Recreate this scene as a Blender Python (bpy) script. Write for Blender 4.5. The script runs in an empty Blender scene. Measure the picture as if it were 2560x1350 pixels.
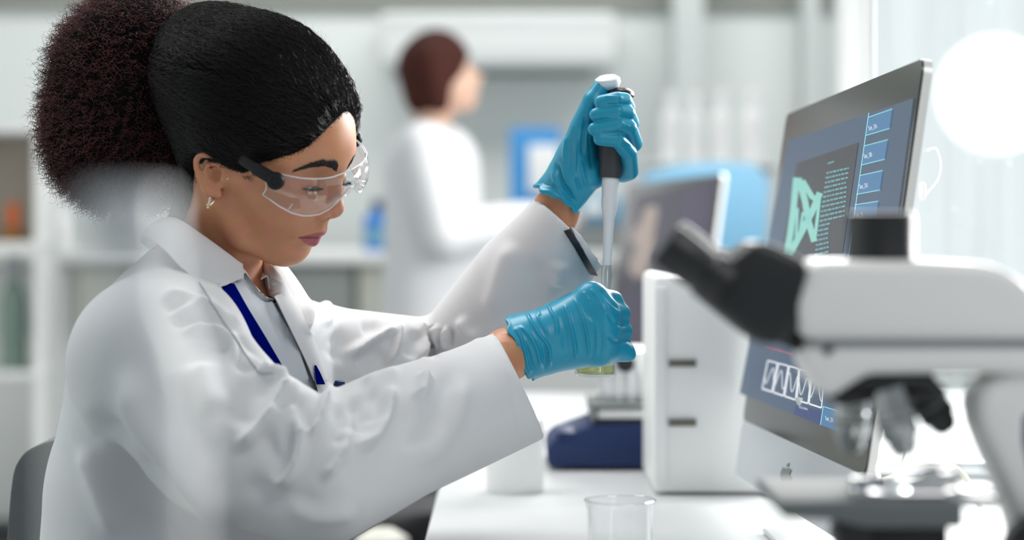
import bpy, bmesh, math, random
import numpy as np
from mathutils import Vector, Matrix
from mathutils.bvhtree import BVHTree

# ------------------------------------------------------------------ camera, world, lights
SC = bpy.context.scene
COL = SC.collection
F = 2560 * 75 / 36.0            # focal length in pixels
HC, YH = 1.12, 533.0            # camera height, horizon row


def P(px, py, d):
    """point at distance d in front of the camera that projects to photo pixel (px, py)"""
    return np.array([(px - 1280) / F * d, d, HC - (py - YH) / F * d])


cam_d = bpy.data.cameras.new('camera')
cam = bpy.data.objects.new('camera', cam_d)
COL.objects.link(cam)
cam.location = (0, 0, HC)
cam.rotation_euler = (math.pi / 2, 0, 0)
cam_d.lens = 75
cam_d.sensor_width = 36
cam_d.shift_x = 0
cam_d.shift_y = -(675 - YH) / 2560
cam_d.clip_start = 0.05
cam_d.clip_end = 60
cam_d.dof.use_dof = True
cam_d.dof.focus_distance = 2.235
cam_d.dof.aperture_fstop = 2.5
SC.camera = cam

world = bpy.data.worlds.new('world')
SC.world = world
world.use_nodes = True
bg = world.node_tree.nodes['Background']
bg.inputs[0].default_value = (0.86, 0.94, 1.0, 1)
bg.inputs[1].default_value = 0.325


def area(name, loc, target, sx, sy, power, color=(1, 1, 1)):
    l = bpy.data.lights.new(name, 'AREA')
    l.shape = 'RECTANGLE'
    l.size, l.size_y, l.energy, l.color = sx, sy, power, color
    o = bpy.data.objects.new(name, l)
    COL.objects.link(o)
    o.location = loc
    o.rotation_euler = (Vector(target) - Vector(loc)).to_track_quat('-Z', 'Y').to_euler()
    return o


area('window_light', (1.0, 5.2, 2.25), (-0.1, 2.25, 1.05), 1.4, 1.0, 95, (1.0, 0.98, 0.95))
area('side_window_light', (2.3, 3.9, 1.75), (-0.1, 2.25, 1.10), 1.0, 1.2, 205, (1.0, 0.98, 0.96))
area('ceiling_light', (-0.5, 3.0, 3.0), (-0.3, 2.3, 1.0), 2.0, 1.0, 52, (1.0, 0.99, 0.97))
area('far_wall_fill_light', (0.3, 6.3, 3.3), (0.3, 8.0, 1.2), 4.0, 0.8, 72, (1.0, 0.99, 0.97))  # unseen fill added to brighten the back wall
area('near_fill_light', (1.0, 0.6, 2.6), (0.35, 1.8, 0.95), 1.2, 0.8, 15, (1.0, 0.99, 0.97))  # unseen fill added to lift the camera side of microscope and bench

vs = SC.view_settings
vs.view_transform = 'Standard'
vs.look = 'None'
vs.gamma = 1.0
vs.exposure = 0.0
vs.use_curve_mapping = False
SC.render.film_transparent = False
SC.cycles.use_denoising = True
SC.cycles.max_bounces = 10
SC.cycles.transparent_max_bounces = 24
SC.cycles.caustics_reflective = False
SC.cycles.caustics_refractive = False
SC.cycles.sample_clamp_indirect = 6.0
SC.cycles.blur_glossy = 0.5

# ------------------------------------------------------------------ object helpers
RNG = np.random.default_rng(7)
random.seed(7)


def tag(o, label, cat, group=None, kind=None):
    o['label'] = label
    o['category'] = cat
    if group:
        o['group'] = group
    if kind:
        o['kind'] = kind
    return o


def thing(name, loc, label, cat, group=None):
    o = bpy.data.objects.new(name, None)
    COL.objects.link(o)
    o.location = loc
    o.empty_display_size = 0.05
    return tag(o, label, cat, group)


def link(name, me, mat=None, parent=None):
    """a mesh given in world coordinates becomes one object (child keeps its world place)"""
    o = bpy.data.objects.new(name, me)
    COL.objects.link(o)
    if mat is not None:
        me.materials.clear()
        for m in (mat if isinstance(mat, (list, tuple)) else [mat]):
            me.materials.append(m)
    if parent is not None:
        o.parent = parent
        o.matrix_parent_inverse = world_of(parent).inverted()
    return o


def world_of(o):
    m = o.matrix_basis.copy()
    if o.parent is not None:
        m = world_of(o.parent) @ o.matrix_parent_inverse @ m
    return m


def copy_tree(o, delta, parent=None):
    c = o.copy()
    COL.objects.link(c)
    if parent is None:
        c.location = Vector(o.location) + Vector(delta)
    else:
        c.parent = parent
    for ch in list(o.children):
        copy_tree(ch, delta, c)
    return c


def mesh_np(name, V, quads=None, tris=None, smooth=True):
    me = bpy.data.meshes.new(name)
    V = np.asarray(V, np.float32)
    me.vertices.add(len(V))
    me.vertices.foreach_set('co', V.ravel())
    loops, tot = [], []
    if quads is not None and len(quads):
        q = np.asarray(quads, np.int32)
        loops.append(q.ravel())
        tot.append(np.full(len(q), 4, np.int32))
    if tris is not None and len(tris):
        t = np.asarray(tris, np.int32)
        loops.append(t.ravel())
        tot.append(np.full(len(t), 3, np.int32))
    loops = np.concatenate(loops)
    tot = np.concatenate(tot)
    me.loops.add(len(loops))
    me.loops.foreach_set('vertex_index', loops)
    me.polygons.add(len(tot))
    st = np.concatenate([[0], np.cumsum(tot)[:-1]]).astype(np.int32)
    me.polygons.foreach_set('loop_start', st)
    me.polygons.foreach_set('loop_total', tot)
    me.polygons.foreach_set('use_smooth', np.full(len(tot), smooth))
    me.update(calc_edges=True)
    return me


def bm_mesh(name, bm, smooth=False, angle=None):
    me = bpy.data.meshes.new(name)
    bmesh.ops.recalc_face_normals(bm, faces=bm.faces[:])
    for f in bm.faces:
        f.smooth = smooth or angle is not None
    if angle is not None:
        for e in bm.edges:
            if len(e.link_faces) == 2 and e.calc_face_angle(0) > math.radians(angle):
                e.smooth = False
    bm.to_mesh(me)
    bm.free()
    return me


def box_bm(bm, c, s, R=None, bevel=0.0, seg=2):
    g = bmesh.ops.create_cube(bm, size=1.0)
    vs_ = g['verts']
    R = Matrix.Identity(3) if R is None else R
    for v in vs_:
        v.co = Vector(c) + R @ Vector((v.co.x * s[0], v.co.y * s[1], v.co.z * s[2]))
    if bevel > 0:
        es = set()
        for v in vs_:
            es.update(v.link_edges)
        bmesh.ops.bevel(bm, geom=list(es), offset=bevel, segments=seg, affect='EDGES', profile=0.5)
    return bm


def box(name, c, s, mat, parent=None, R=None, bevel=0.004, seg=2):
    bm = bmesh.new()
    box_bm(bm, c, s, R, bevel, seg)
    return link(name, bm_mesh(name, bm, angle=35), mat, parent)


def frame_of(d):
    d = Vector(d).normalized()
    return d.to_track_quat('Z', 'Y').to_matrix()


def lathe_me(name, prof, n=48, base=(0, 0, 0), axis=(0, 0, 1), cap=True, angle=40):
    """prof: list of (radius, height) turned about the axis"""
    R = frame_of(axis)
    bm = bmesh.new()
    rings = []
    for r, h in prof:
        if r < 1e-6:
            rings.append([bm.verts.new(Vector(base) + R @ Vector((0, 0, h)))])
        else:
            rings.append([bm.verts.new(Vector(base) + R @ Vector((r * math.cos(a), r * math.sin(a), h)))
                          for a in [2 * math.pi * i / n for i in range(n)]])
    for a, b in zip(rings[:-1], rings[1:]):
        for i in range(n):
            j = (i + 1) % n
            if len(a) == 1 and len(b) == 1:
                continue
            if len(a) == 1:
                bm.faces.new((a[0], b[i], b[j]))
            elif len(b) == 1:
                bm.faces.new((a[i], a[j], b[0]))
            else:
                bm.faces.new((a[i], a[j], b[j], b[i]))
    if cap:
        for rg in (rings[0], rings[-1]):
            if len(rg) > 2:
                bm.faces.new(rg)
    return bm_mesh(name, bm, angle=angle)


def lathe(name, prof, mat, parent=None, n=48, base=(0, 0, 0), axis=(0, 0, 1), cap=True, angle=40):
    return link(name, lathe_me(name, prof, n, base, axis, cap, angle), mat, parent)


def tube_me(name, pts, rad, n=10, cap=True, smooth=True):
    pts = [Vector(p) for p in pts]
    rad = [rad] * len(pts) if np.isscalar(rad) else list(rad)
    bm = bmesh.new()
    rings = []
    t0 = (pts[1] - pts[0]).normalized()
    up = t0.orthogonal().normalized()
    for i, p in enumerate(pts):
        t = (pts[min(i + 1, len(pts) - 1)] - pts[max(i - 1, 0)]).normalized()
        up = (up - t * up.dot(t))
        up = up.normalized() if up.length > 1e-6 else t.orthogonal().normalized()
        s = t.cross(up)
        rings.append([bm.verts.new(p + (up * math.cos(a) + s * math.sin(a)) * rad[i])
                      for a in [2 * math.pi * k / n for k in range(n)]])
    for a, b in zip(rings[:-1], rings[1:]):
        for k in range(n):
            bm.faces.new((a[k], a[(k + 1) % n], b[(k + 1) % n], b[k]))
    if cap:
        bm.faces.new(rings[0])
        bm.faces.new(rings[-1])
    return bm_mesh(name, bm, smooth=smooth)


def tube(name, pts, rad, mat, parent=None, n=10):
    return link(name, tube_me(name, pts, rad, n), mat, parent)


def spline(pts, n):
    """Catmull-Rom through pts (k,dim) -> n samples"""
    p = np.asarray(pts, float)
    q = np.vstack([2 * p[0] - p[1], p, 2 * p[-1] - p[-2]])
    t = np.linspace(0, len(p) - 1, n)
    i = np.minimum(t.astype(int), len(p) - 2)
    u = (t - i)[:, None]
    a, b, c, d = q[i], q[i + 1], q[i + 2], q[i + 3]
    return 0.5 * (2 * b + (c - a) * u + (2 * a - 5 * b + 4 * c - d) * u ** 2 + (3 * b - a - 3 * c + d) * u ** 3)


def prism(name, pts, axis_vec, mat, parent=None, bevel=0.0, seg=2, angle=35):
    """closed outline (3-D points in a plane) extruded along axis_vec"""
    bm = bmesh.new()
    f = bm.faces.new([bm.verts.new(Vector(p)) for p in pts])
    r = bmesh.ops.extrude_face_region(bm, geom=[f])
    for g in r['geom']:
        if isinstance(g, bmesh.types.BMVert):
            g.co += Vector(axis_vec)
    if bevel > 0:
        bmesh.ops.bevel(bm, geom=bm.edges[:], offset=bevel, segments=seg, affect='EDGES', profile=0.5)
    return link(name, bm_mesh(name, bm, angle=angle), mat, parent)


# ------------------------------------------------------------------ implicit modelling (surface nets)
class Field:
    def __init__(s, xs, ys, zs, R=None, O=None):
        s.ax = [np.asarray(a, np.float32) for a in (xs, ys, zs)]
        s.f = np.full([len(a) for a in s.ax], 0.06, np.float32)
        s.R = np.eye(3) if R is None else np.asarray(R)
        s.O = np.zeros(3) if O is None else np.asarray(O)

    def frame(s, R=None, O=None):
        s.R = np.eye(3) if R is None else np.asarray(R)
        s.O = np.zeros(3) if O is None else np.asarray(O)

    def w(s, p):
        return s.R @ np.asarray(p, float) + s.O

    def sub(s, lo, hi):
        sl = []
        for a, l, h in zip(s.ax, lo, hi):
            i0, i1 = np.searchsorted(a, l), np.searchsorted(a, h)
            sl.append(slice(max(i0 - 1, 0), min(i1 + 1, len(a))))
        X, Y, Z = np.meshgrid(s.ax[0][sl[0]], s.ax[1][sl[1]], s.ax[2][sl[2]], indexing='ij', sparse=True)
        return tuple(sl), X, Y, Z

    def put(s, sl, d, k, mode):
        g = s.f[sl]
        if g.size == 0:
            return
        if mode == 'u':
            h = np.clip(0.5 + 0.5 * (g - d) / k, 0, 1)
            s.f[sl] = g * (1 - h) + d * h - k * h * (1 - h)
        elif mode == 's':
            d = -d
            h = np.clip(0.5 - 0.5 * (g - d) / k, 0, 1)
            s.f[sl] = g * (1 - h) + d * h + k * h * (1 - h)
        elif mode == 'b':
            s.f[sl] = g - d

    def ell(s, c, r, k=0.01, mode='u', rot=None):
        c = s.w(c)
        A = s.R if rot is None else s.R @ np.asarray(rot)
        m = max(r) + 2 * k + 0.012
        sl, X, Y, Z = s.sub(c - m, c + m)
        x, y, z = X - c[0], Y - c[1], Z - c[2]
        a = [(A[0, i] * x + A[1, i] * y + A[2, i] * z) for i in range(3)]
        k0 = np.sqrt(sum((a[i] / r[i]) ** 2 for i in range(3))) + 1e-6
        k1 = np.sqrt(sum((a[i] / r[i] ** 2) ** 2 for i in range(3))) + 1e-6
        s.put(sl, (k0 * (k0 - 1) / k1).astype(np.float32), k, mode)

    def bump(s, c, r, h, rot=None):
        """gaussian push of the surface by h (positive: outwards)"""
        c = s.w(c)
        A = s.R if rot is None else s.R @ np.asarray(rot)
        m = max(r) * 2.4
        sl, X, Y, Z = s.sub(c - m, c + m)
        x, y, z = X - c[0], Y - c[1], Z - c[2]
        q = sum(((A[0, i] * x + A[1, i] * y + A[2, i] * z) / r[i]) ** 2 for i in range(3))
        s.put(sl, (h * np.exp(-q)).astype(np.float32), 0, 'b')

    def cap(s, pts, rad, k=0.01, mode='u', flat=None):
        """chain of round cones through pts; flat=(dir, f): the section is squashed by f along dir"""
        pts = [s.w(p) for p in pts]
        rad = [rad] * len(pts) if np.isscalar(rad) else list(rad)
        m = max(rad) + 2 * k + 0.012
        lo, hi = np.min(pts, 0) - m, np.max(pts, 0) + m
        sl, X, Y, Z = s.sub(lo, hi)
        if s.f[sl].size == 0:
            return
        best = None
        if flat is not None:
            fd = s.R @ np.asarray(flat[0], float)
            fd /= np.linalg.norm(fd)
        for i in range(len(pts) - 1):
            a, b = pts[i], pts[i + 1]
            ba = b - a
            L = float(ba @ ba) + 1e-12
            x, y, z = X - a[0], Y - a[1], Z - a[2]
            t = np.clip((x * ba[0] + y * ba[1] + z * ba[2]) / L, 0, 1)
            x, y, z = x - t * ba[0], y - t * ba[1], z - t * ba[2]
            if flat is not None:
                q = (x * fd[0] + y * fd[1] + z * fd[2]) * (1 / flat[1] - 1)
                x, y, z = x + q * fd[0], y + q * fd[1], z + q * fd[2]
            d = np.sqrt(x * x + y * y + z * z) - (rad[i] + (rad[i + 1] - rad[i]) * t)
            if flat is not None:
                d = d * flat[1] ** 0.5
            best = d if best is None else np.minimum(best, d)
        s.put(sl, best.astype(np.float32), k, mode)

    def mesh(s, smooth_iter=1):
        f = s.f
        ins = f < 0
        c = np.zeros([n - 1 for n in f.shape], np.uint8)
        for dx in (0, 1):
            for dy in (0, 1):
                for dz in (0, 1):
                    c += ins[dx:dx + c.shape[0], dy:dy + c.shape[1], dz:dz + c.shape[2]]
        I, J, K = np.nonzero((c > 0) & (c < 8))
        vid = np.full(c.shape, -1, np.int32)
        vid[I, J, K] = np.arange(len(I), dtype=np.int32)
        acc = np.zeros((len(I), 3), np.float32)
        cnt = np.zeros(len(I), np.float32)
        xs, ys, zs = s.ax
        corners = [(a, b, d) for a in (0, 1) for b in (0, 1) for d in (0, 1)]
        val = {q: f[I + q[0], J + q[1], K + q[2]] for q in corners}
        pos = lambda q: np.stack([xs[I + q[0]], ys[J + q[1]], zs[K + q[2]]], 1)
        for q in corners:
            for ax in range(3):
                if q[ax] == 0:
                    q2 = tuple(1 if i == ax else q[i] for i in range(3))
                    a, b = val[q], val[q2]
                    m = (a < 0) != (b < 0)
                    t = np.where(m, a / np.where(m, a - b, 1), 0)[:, None]
                    acc += np.where(m[:, None], pos(q) * (1 - t) + pos(q2) * t, 0)
                    cnt += m
        V = acc / cnt[:, None]
        Q = []
        for ax in range(3):
            sl0 = [slice(None)] * 3
            sl1 = [slice(None)] * 3
            sl0[ax] = slice(0, -1)
            sl1[ax] = slice(1, None)
            A, B = ins[tuple(sl0)], ins[tuple(sl1)]
            i, j, k = np.nonzero(A != B)
            sgn = A[i, j, k]
            idx = np.stack([i, j, k], 1)
            o1, o2 = [(1, 2), (2, 0), (0, 1)][ax]
            ok = (idx[:, o1] > 0) & (idx[:, o2] > 0) & (idx[:, o1] < c.shape[o1]) & (idx[:, o2] < c.shape[o2])
            idx, sgn = idx[ok], sgn[ok]
            qs = []
            for da, db in ((1, 1), (0, 1), (0, 0), (1, 0)):
                t = idx.copy()
                t[:, o1] -= da
                t[:, o2] -= db
                qs.append(vid[t[:, 0], t[:, 1], t[:, 2]])
            q = np.stack(qs, 1)
            q[~sgn] = q[~sgn][:, ::-1]
            Q.append(q)
        Q = np.concatenate(Q)
        Q = Q[(Q >= 0).all(1)]
        for _ in range(smooth_iter):
            V = relax(V, Q, 0.5)
        return V, Q


def relax(V, Q, lam):
    n = len(V)
    acc = np.zeros((n, 3))
    cnt = np.zeros(n)
    for a in range(4):
        i, j = Q[:, a], Q[:, (a + 1) % 4]
        for c in range(3):
            acc[:, c] += np.bincount(i, V[j, c], n) + np.bincount(j, V[i, c], n)
        cnt += np.bincount(i, minlength=n) + np.bincount(j, minlength=n)
    cnt[cnt == 0] = 1
    return V + lam * (acc / cnt[:, None] - V)


def normals(V, Q):
    fn = np.cross(V[Q[:, 2]] - V[Q[:, 0]], V[Q[:, 3]] - V[Q[:, 1]])
    N = np.zeros_like(V, dtype=float)
    for a in range(4):
        for c in range(3):
            N[:, c] += np.bincount(Q[:, a], fn[:, c], len(V))
    return N / (np.linalg.norm(N, axis=1, keepdims=True) + 1e-12)


def project(V):
    d = V[:, 1]
    return np.stack([1280 + V[:, 0] / d * F, YH - (V[:, 2] - HC) / d * F], 1)


def seg_dist(p, poly, taper=True):
    """distance of 2-D points to a polyline, and the position along it 0..1"""
    best = np.full(len(p), 1e9)
    pos = np.zeros(len(p))
    L = np.linalg.norm(np.diff(poly, axis=0), axis=1)
    cum = np.concatenate([[0], np.cumsum(L)])
    for i in range(len(poly) - 1):
        a, b = poly[i], poly[i + 1]
        ba = b - a
        t = np.clip(((p - a) @ ba) / (ba @ ba + 1e-9), 0, 1)
        d = np.linalg.norm(p - a - t[:, None] * ba, axis=1)
        m = d < best
        best[m] = d[m]
        pos[m] = ((cum[i] + t * L[i]) / cum[-1])[m]
    return best, pos


def sculpt(V, Q, strokes, passes=2):
    """fold strokes: (polyline, width, height[, taper]) press ridges (+) or valleys (-) into the cloth;
    the lines are drawn as seen from the front side, the surface is moved along its own normal"""
    groups = np.array_split(np.arange(len(strokes)), passes) if passes > 1 else [np.arange(len(strokes))]
    for g in groups:
        N = normals(V, Q)
        view = V - np.array([0, 0, HC])
        view /= np.linalg.norm(view, axis=1, keepdims=True)
        face = np.clip(-(N * view).sum(1) * 2.2 + 0.25, 0, 1)
        px = project(V)
        disp = np.zeros(len(V))
        for i in g:
            st = strokes[i]
            poly = spline(np.array(st[0], float), max(8, 5 * len(st[0])))
            w, h = st[1], st[2]
            lo, hi = poly.min(0) - 3 * w, poly.max(0) + 3 * w
            m = np.nonzero((px > lo).all(1) & (px < hi).all(1) & (face > 0))[0]
            if not len(m):
                continue
            d, t = seg_dist(px[m], poly)
            ends = 0.24 if len(st) < 4 else st[3]
            tp = np.clip(np.minimum(t, 1 - t) / ends, 0, 1) if ends > 0 else 1.0
            tp = tp * tp * (3 - 2 * tp) if ends > 0 else 1.0
            disp[m] += h * np.exp(-(d / w) ** 2) * tp
        V = V + N * (disp * face)[:, None]
    return V


# ------------------------------------------------------------------ materials
def mat(name, col, rough=0.5, metal=0.0, **kw):
    m = bpy.data.materials.new(name)
    m.use_nodes = True
    b = m.node_tree.nodes['Principled BSDF']
    b.inputs['Base Color'].default_value = (*col, 1)
    b.inputs['Roughness'].default_value = rough
    b.inputs['Metallic'].default_value = metal
    for k, v in kw.items():
        b.inputs[k.replace('_', ' ')].default_value = v
    return m


def nodes(m):
    return m.node_tree.nodes, m.node_tree.links, m.node_tree.nodes['Principled BSDF']


def noise_col(m, c1, c2, scale, detail=4, bump=0.0, bscale=None, coord='Object', dist=0.001):
    N, L, b = nodes(m)
    tc = N.new('ShaderNodeTexCoord')
    t = N.new('ShaderNodeTexNoise')
    t.inputs['Scale'].default_value = scale
    t.inputs['Detail'].default_value = detail
    L.new(tc.outputs[coord], t.inputs['Vector'])
    r = N.new('ShaderNodeMix')
    r.data_type = 'RGBA'
    r.inputs['A'].default_value = (*c1, 1)
    r.inputs['B'].default_value = (*c2, 1)
    L.new(t.outputs['Fac'], r.inputs['Factor'])
    L.new(r.outputs['Result'], b.inputs['Base Color'])
    if bump:
        t2 = N.new('ShaderNodeTexNoise')
        t2.inputs['Scale'].default_value = bscale or scale * 4
        t2.inputs['Detail'].default_value = 3
        L.new(tc.outputs[coord], t2.inputs['Vector'])
        bp = N.new('ShaderNodeBump')
        bp.inputs['Strength'].default_value = bump
        bp.inputs['Distance'].default_value = dist
        L.new(t2.outputs['Fac'], bp.inputs['Height'])
        L.new(bp.outputs['Normal'], b.inputs['Normal'])
    return m


def emit(name, col, strength):
    m = bpy.data.materials.new(name)
    m.use_nodes = True
    n = m.node_tree.nodes
    b = n['Principled BSDF']
    b.inputs['Base Color'].default_value = (col[0] * 0.05, col[1] * 0.05, col[2] * 0.05, 1)
    b.inputs['Roughness'].default_value = 0.35
    b.inputs['Emission Color'].default_value = (*col, 1)
    b.inputs['Emission Strength'].default_value = strength
    return m


def glassy(name, col=(1, 1, 1), rough=0.02, ior=1.45, alpha=0.15):
    """thin clear plastic or glass: mostly see-through with real reflections"""
    m = bpy.data.materials.new(name)
    m.use_nodes = True
    n, l = m.node_tree.nodes, m.node_tree.links
    n.clear()
    out = n.new('ShaderNodeOutputMaterial')
    tr = n.new('ShaderNodeBsdfTransparent')
    tr.inputs[0].default_value = (*col, 1)
    gl = n.new('ShaderNodeBsdfGlossy')
    gl.inputs['Roughness'].default_value = rough
    ge = n.new('ShaderNodeNewGeometry')
    mi = n.new('ShaderNodeMix')
    mi.data_type = 'FLOAT'
    mi.inputs['A'].default_value = ior
    mi.inputs['B'].default_value = 1.0 / ior
    l.new(ge.outputs['Backfacing'], mi.inputs['Factor'])
    fr = n.new('ShaderNodeFresnel')
    l.new(mi.outputs['Result'], fr.inputs[0])
    ad = n.new('ShaderNodeMath')
    ad.operation = 'MULTIPLY_ADD'
    ad.inputs[1].default_value = 1.0
    ad.inputs[2].default_value = alpha
    mx = n.new('ShaderNodeMixShader')
    l.new(fr.outputs[0], ad.inputs[0])
    l.new(ad.outputs[0], mx.inputs[0])
    l.new(tr.outputs[0], mx.inputs[1])
    l.new(gl.outputs[0], mx.inputs[2])
    l.new(mx.outputs[0], out.inputs[0])
    return m


M = dict(
    white=mat('white_plastic', (0.87, 0.88, 0.87), 0.4),
    warm_white=mat('warm_white_enamel', (0.76, 0.755, 0.735), 0.35),
    wall=mat('wall_paint', (0.70, 0.74, 0.73), 0.8),
    black=mat('black_plastic', (0.012, 0.012, 0.015), 0.38),
    charcoal=mat('charcoal_plastic', (0.045, 0.048, 0.052), 0.5),
    grey=mat('grey_plastic', (0.35, 0.37, 0.39), 0.5),
    dkgrey=mat('dark_grey_fabric', (0.16, 0.175, 0.185), 0.9),
    chrome=mat('chrome', (0.8, 0.8, 0.8), 0.12, 1.0),
    alu=mat('brushed_aluminium', (0.72, 0.74, 0.76), 0.32, 0.9),
    navy=mat('navy_enamel', (0.010, 0.026, 0.095), 0.5, 0.0, Specular_IOR_Level=0.3),
    blue=mat('bright_blue', (0.02, 0.20, 0.60), 0.45),
    desk=mat('desk_laminate', (0.80, 0.815, 0.82), 0.35),
    glass=glassy('clear_glass', (0.98, 0.99, 0.99), 0.02, 1.45, 0.02),
)
noise_col(M['wall'], (0.68, 0.72, 0.71), (0.74, 0.775, 0.765), 1.5)
noise_col(M['desk'], (0.58, 0.60, 0.61), (0.63, 0.64, 0.645), 3.0, bump=0.05, bscale=400)
noise_col(M['warm_white'], (0.83, 0.825, 0.81), (0.86, 0.855, 0.84), 6.0)


def plane_cut(g, c, n, rad):
    """remove everything beyond the plane (c, n) within rad of c"""
    c = np.asarray(c, float)
    n = np.asarray(n, float) / np.linalg.norm(n)
    sl, X, Y, Z = g.sub(c - rad, c + rad)
    d = ((X - c[0]) * n[0] + (Y - c[1]) * n[1] + (Z - c[2]) * n[2]).astype(np.float32)
    g.f[sl] = np.maximum(g.f[sl], d)


Field.plane_cut = plane_cut


def in_poly(p, poly):
    poly = np.asarray(poly, float)
    x, y = p[:, 0], p[:, 1]
    c = np.zeros(len(p), bool)
    j = len(poly) - 1
    for i in range(len(poly)):
        xi, yi = poly[i]
        xj, yj = poly[j]
        m = ((yi > y) != (yj > y)) & (x < (xj - xi) * (y - yi) / (yj - yi + 1e-12) + xi)
        c ^= m
        j = i
    return c


class Drape:
    """lays strips and patches of cloth on a modelled surface"""

    def __init__(s, V, Q):
        s.b = BVHTree.FromPolygons([Vector(v) for v in V], Q.tolist())

    def hit(s, px, py, off, dflt=2.2):
        d = Vector(P(px, py, 1.0)) - Vector((0, 0, HC))
        h = s.b.ray_cast(Vector((0, 0, HC)), d.normalized())
        if h[0] is None:
            return Vector(P(px, py, dflt))
        n = h[1]
        if n.dot(d) > 0:
            n = -n
        return h[0] + n * off

    def strip(s, name, left, right, off, thick, mat, parent, n=40, m=6, bulge=0.0, dflt=2.2):
        """cloth between two pixel curves"""
        L, R = spline(left, n), spline(right, n)
        bm = bmesh.new()
        rows = []
        for i in range(n):
            row = []
            for j in range(m):
                t = j / (m - 1)
                q = L[i] * (1 - t) + R[i] * t
                row.append(bm.verts.new(s.hit(q[0], q[1], off + bulge * math.sin(math.pi * t), dflt)))
            rows.append(row)
        for i in range(n - 1):
            for j in range(m - 1):
                bm.faces.new((rows[i][j], rows[i][j + 1], rows[i + 1][j + 1], rows[i + 1][j]))
        return cloth(name, bm, thick, mat, parent)


def cloth(name, bm, thick, mat, parent):
    bmesh.ops.recalc_face_normals(bm, faces=bm.faces[:])
    ref = bm.faces[len(bm.faces) // 2] if not bm.faces.ensure_lookup_table() else None
    geo = bmesh.ops.solidify(bm, geom=bm.faces[:], thickness=thick)
    return link(name, bm_mesh(name, bm, angle=50), mat, parent)


def loft(name, curves, n, thick, mat, parent, m=8):
    """cloth through several 3-D curves"""
    C = [spline(np.array(c), n) for c in curves]
    A = np.stack([spline(np.array([c[i] for c in C]), m) if len(C) > 2 else
                  np.array([C[0][i] * (1 - t) + C[1][i] * t for t in np.linspace(0, 1, m)]) for i in range(n)])
    bm = bmesh.new()
    rows = [[bm.verts.new(A[i, j]) for j in range(m)] for i in range(n)]
    for i in range(n - 1):
        for j in range(m - 1):
            bm.faces.new((rows[i][j], rows[i][j + 1], rows[i + 1][j + 1], rows[i + 1][j]))
    return cloth(name, bm, thick, mat, parent)


def snap_rim(V, Q, poly, maxpx=11.0, front=None):
    """trims a ragged cloth edge to a clean cutting line"""
    E = np.concatenate([Q[:, [a, (a + 1) % 4]] for a in range(4)])
    E = np.sort(E, 1)
    u, c = np.unique(E, axis=0, return_counts=True)
    b = np.unique(u[c == 1])
    px = project(V[b])
    poly = np.vstack([poly, poly[:1]]).astype(float)
    best = np.full(len(b), 1e9)
    tgt = px.copy()
    for p, q in zip(poly[:-1], poly[1:]):
        d = q - p
        t = np.clip(((px - p) @ d) / (d @ d), 0, 1)
        z = p + t[:, None] * d
        r = np.linalg.norm(px - z, axis=1)
        m = r < best
        best[m] = r[m]
        tgt[m] = z[m]
    ok = best < maxpx
    V = V.copy()
    k = V[b[ok], 1] / F
    V[b[ok], 0] += (tgt[ok, 0] - px[ok, 0]) * k
    V[b[ok], 2] -= (tgt[ok, 1] - px[ok, 1]) * k
    return V

# ------------------------------------------------------------------ the room
STRUCT = {
    'floor': ('grey speckled vinyl floor of the laboratory', 'floor'),
    'wall_back': ('pale grey-green back wall of the laboratory', 'wall'),
    'wall_left': ('pale side wall at the far left', 'wall'),
    'wall_right': ('pale side wall at the far right', 'wall'),
    'trim_1': ('olive grey rail along the top of the back wall', 'trim'),
    'trim_2': ('grey pillar on the back wall beside the air conditioner', 'pillar'),
    'trim_3': ('narrow grey wall strip above the large computer', 'trim'),
    'window_1': ('white framed frosted window bright with daylight behind the glass screen', 'window'),
}


def structure(name, c, s, m, parent=None, bevel=0.0):
    o = box(name, c, s, m, parent, bevel=bevel)
    if parent is None:
        o['kind'] = 'structure'
        o['label'] = STRUCT[name][0]
        o['category'] = STRUCT[name][1]
    return o


M['floor'] = mat('grey_vinyl_floor', (0.36, 0.38, 0.39), 0.45)
noise_col(M['floor'], (0.33, 0.35, 0.36), (0.40, 0.42, 0.43), 20, 6, bump=0.05)
M['panel'] = mat('pale_wall_panel', (0.72, 0.76, 0.75), 0.6)
M['trimg'] = mat('olive_grey_trim', (0.24, 0.25, 0.22), 0.7)
M['pillar'] = mat('grey_pillar', (0.50, 0.54, 0.53), 0.7)
structure('floor', (0.6, 4.0, -0.05), (7.0, 9.0, 0.1), M['floor'])
structure('wall_back', (0.6, 8.05, 1.5), (7.0, 0.1, 3.0), M['wall'])
structure('wall_left', (-2.9, 4.0, 1.5), (0.1, 9.0, 3.0), M['wall'])
structure('trim_1', (-0.6, 7.98, 1.99), (4.6, 0.05, 0.20), M['trimg'])          # rail along the top of the back wall
# pillars and wall panels on the right part of the back wall
for i, (x0, x1, y) in enumerate(((1685, 1760, 7.75), (2010, 2050, 7.8))):
    a, b = P(x0, 0, y), P(x1, 0, y)
    structure('trim_%d' % (i + 2), ((a[0] + b[0]) / 2, y + 0.1, 1.5), (b[0] - a[0], 0.2, 3.0), M['pillar'])

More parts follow.
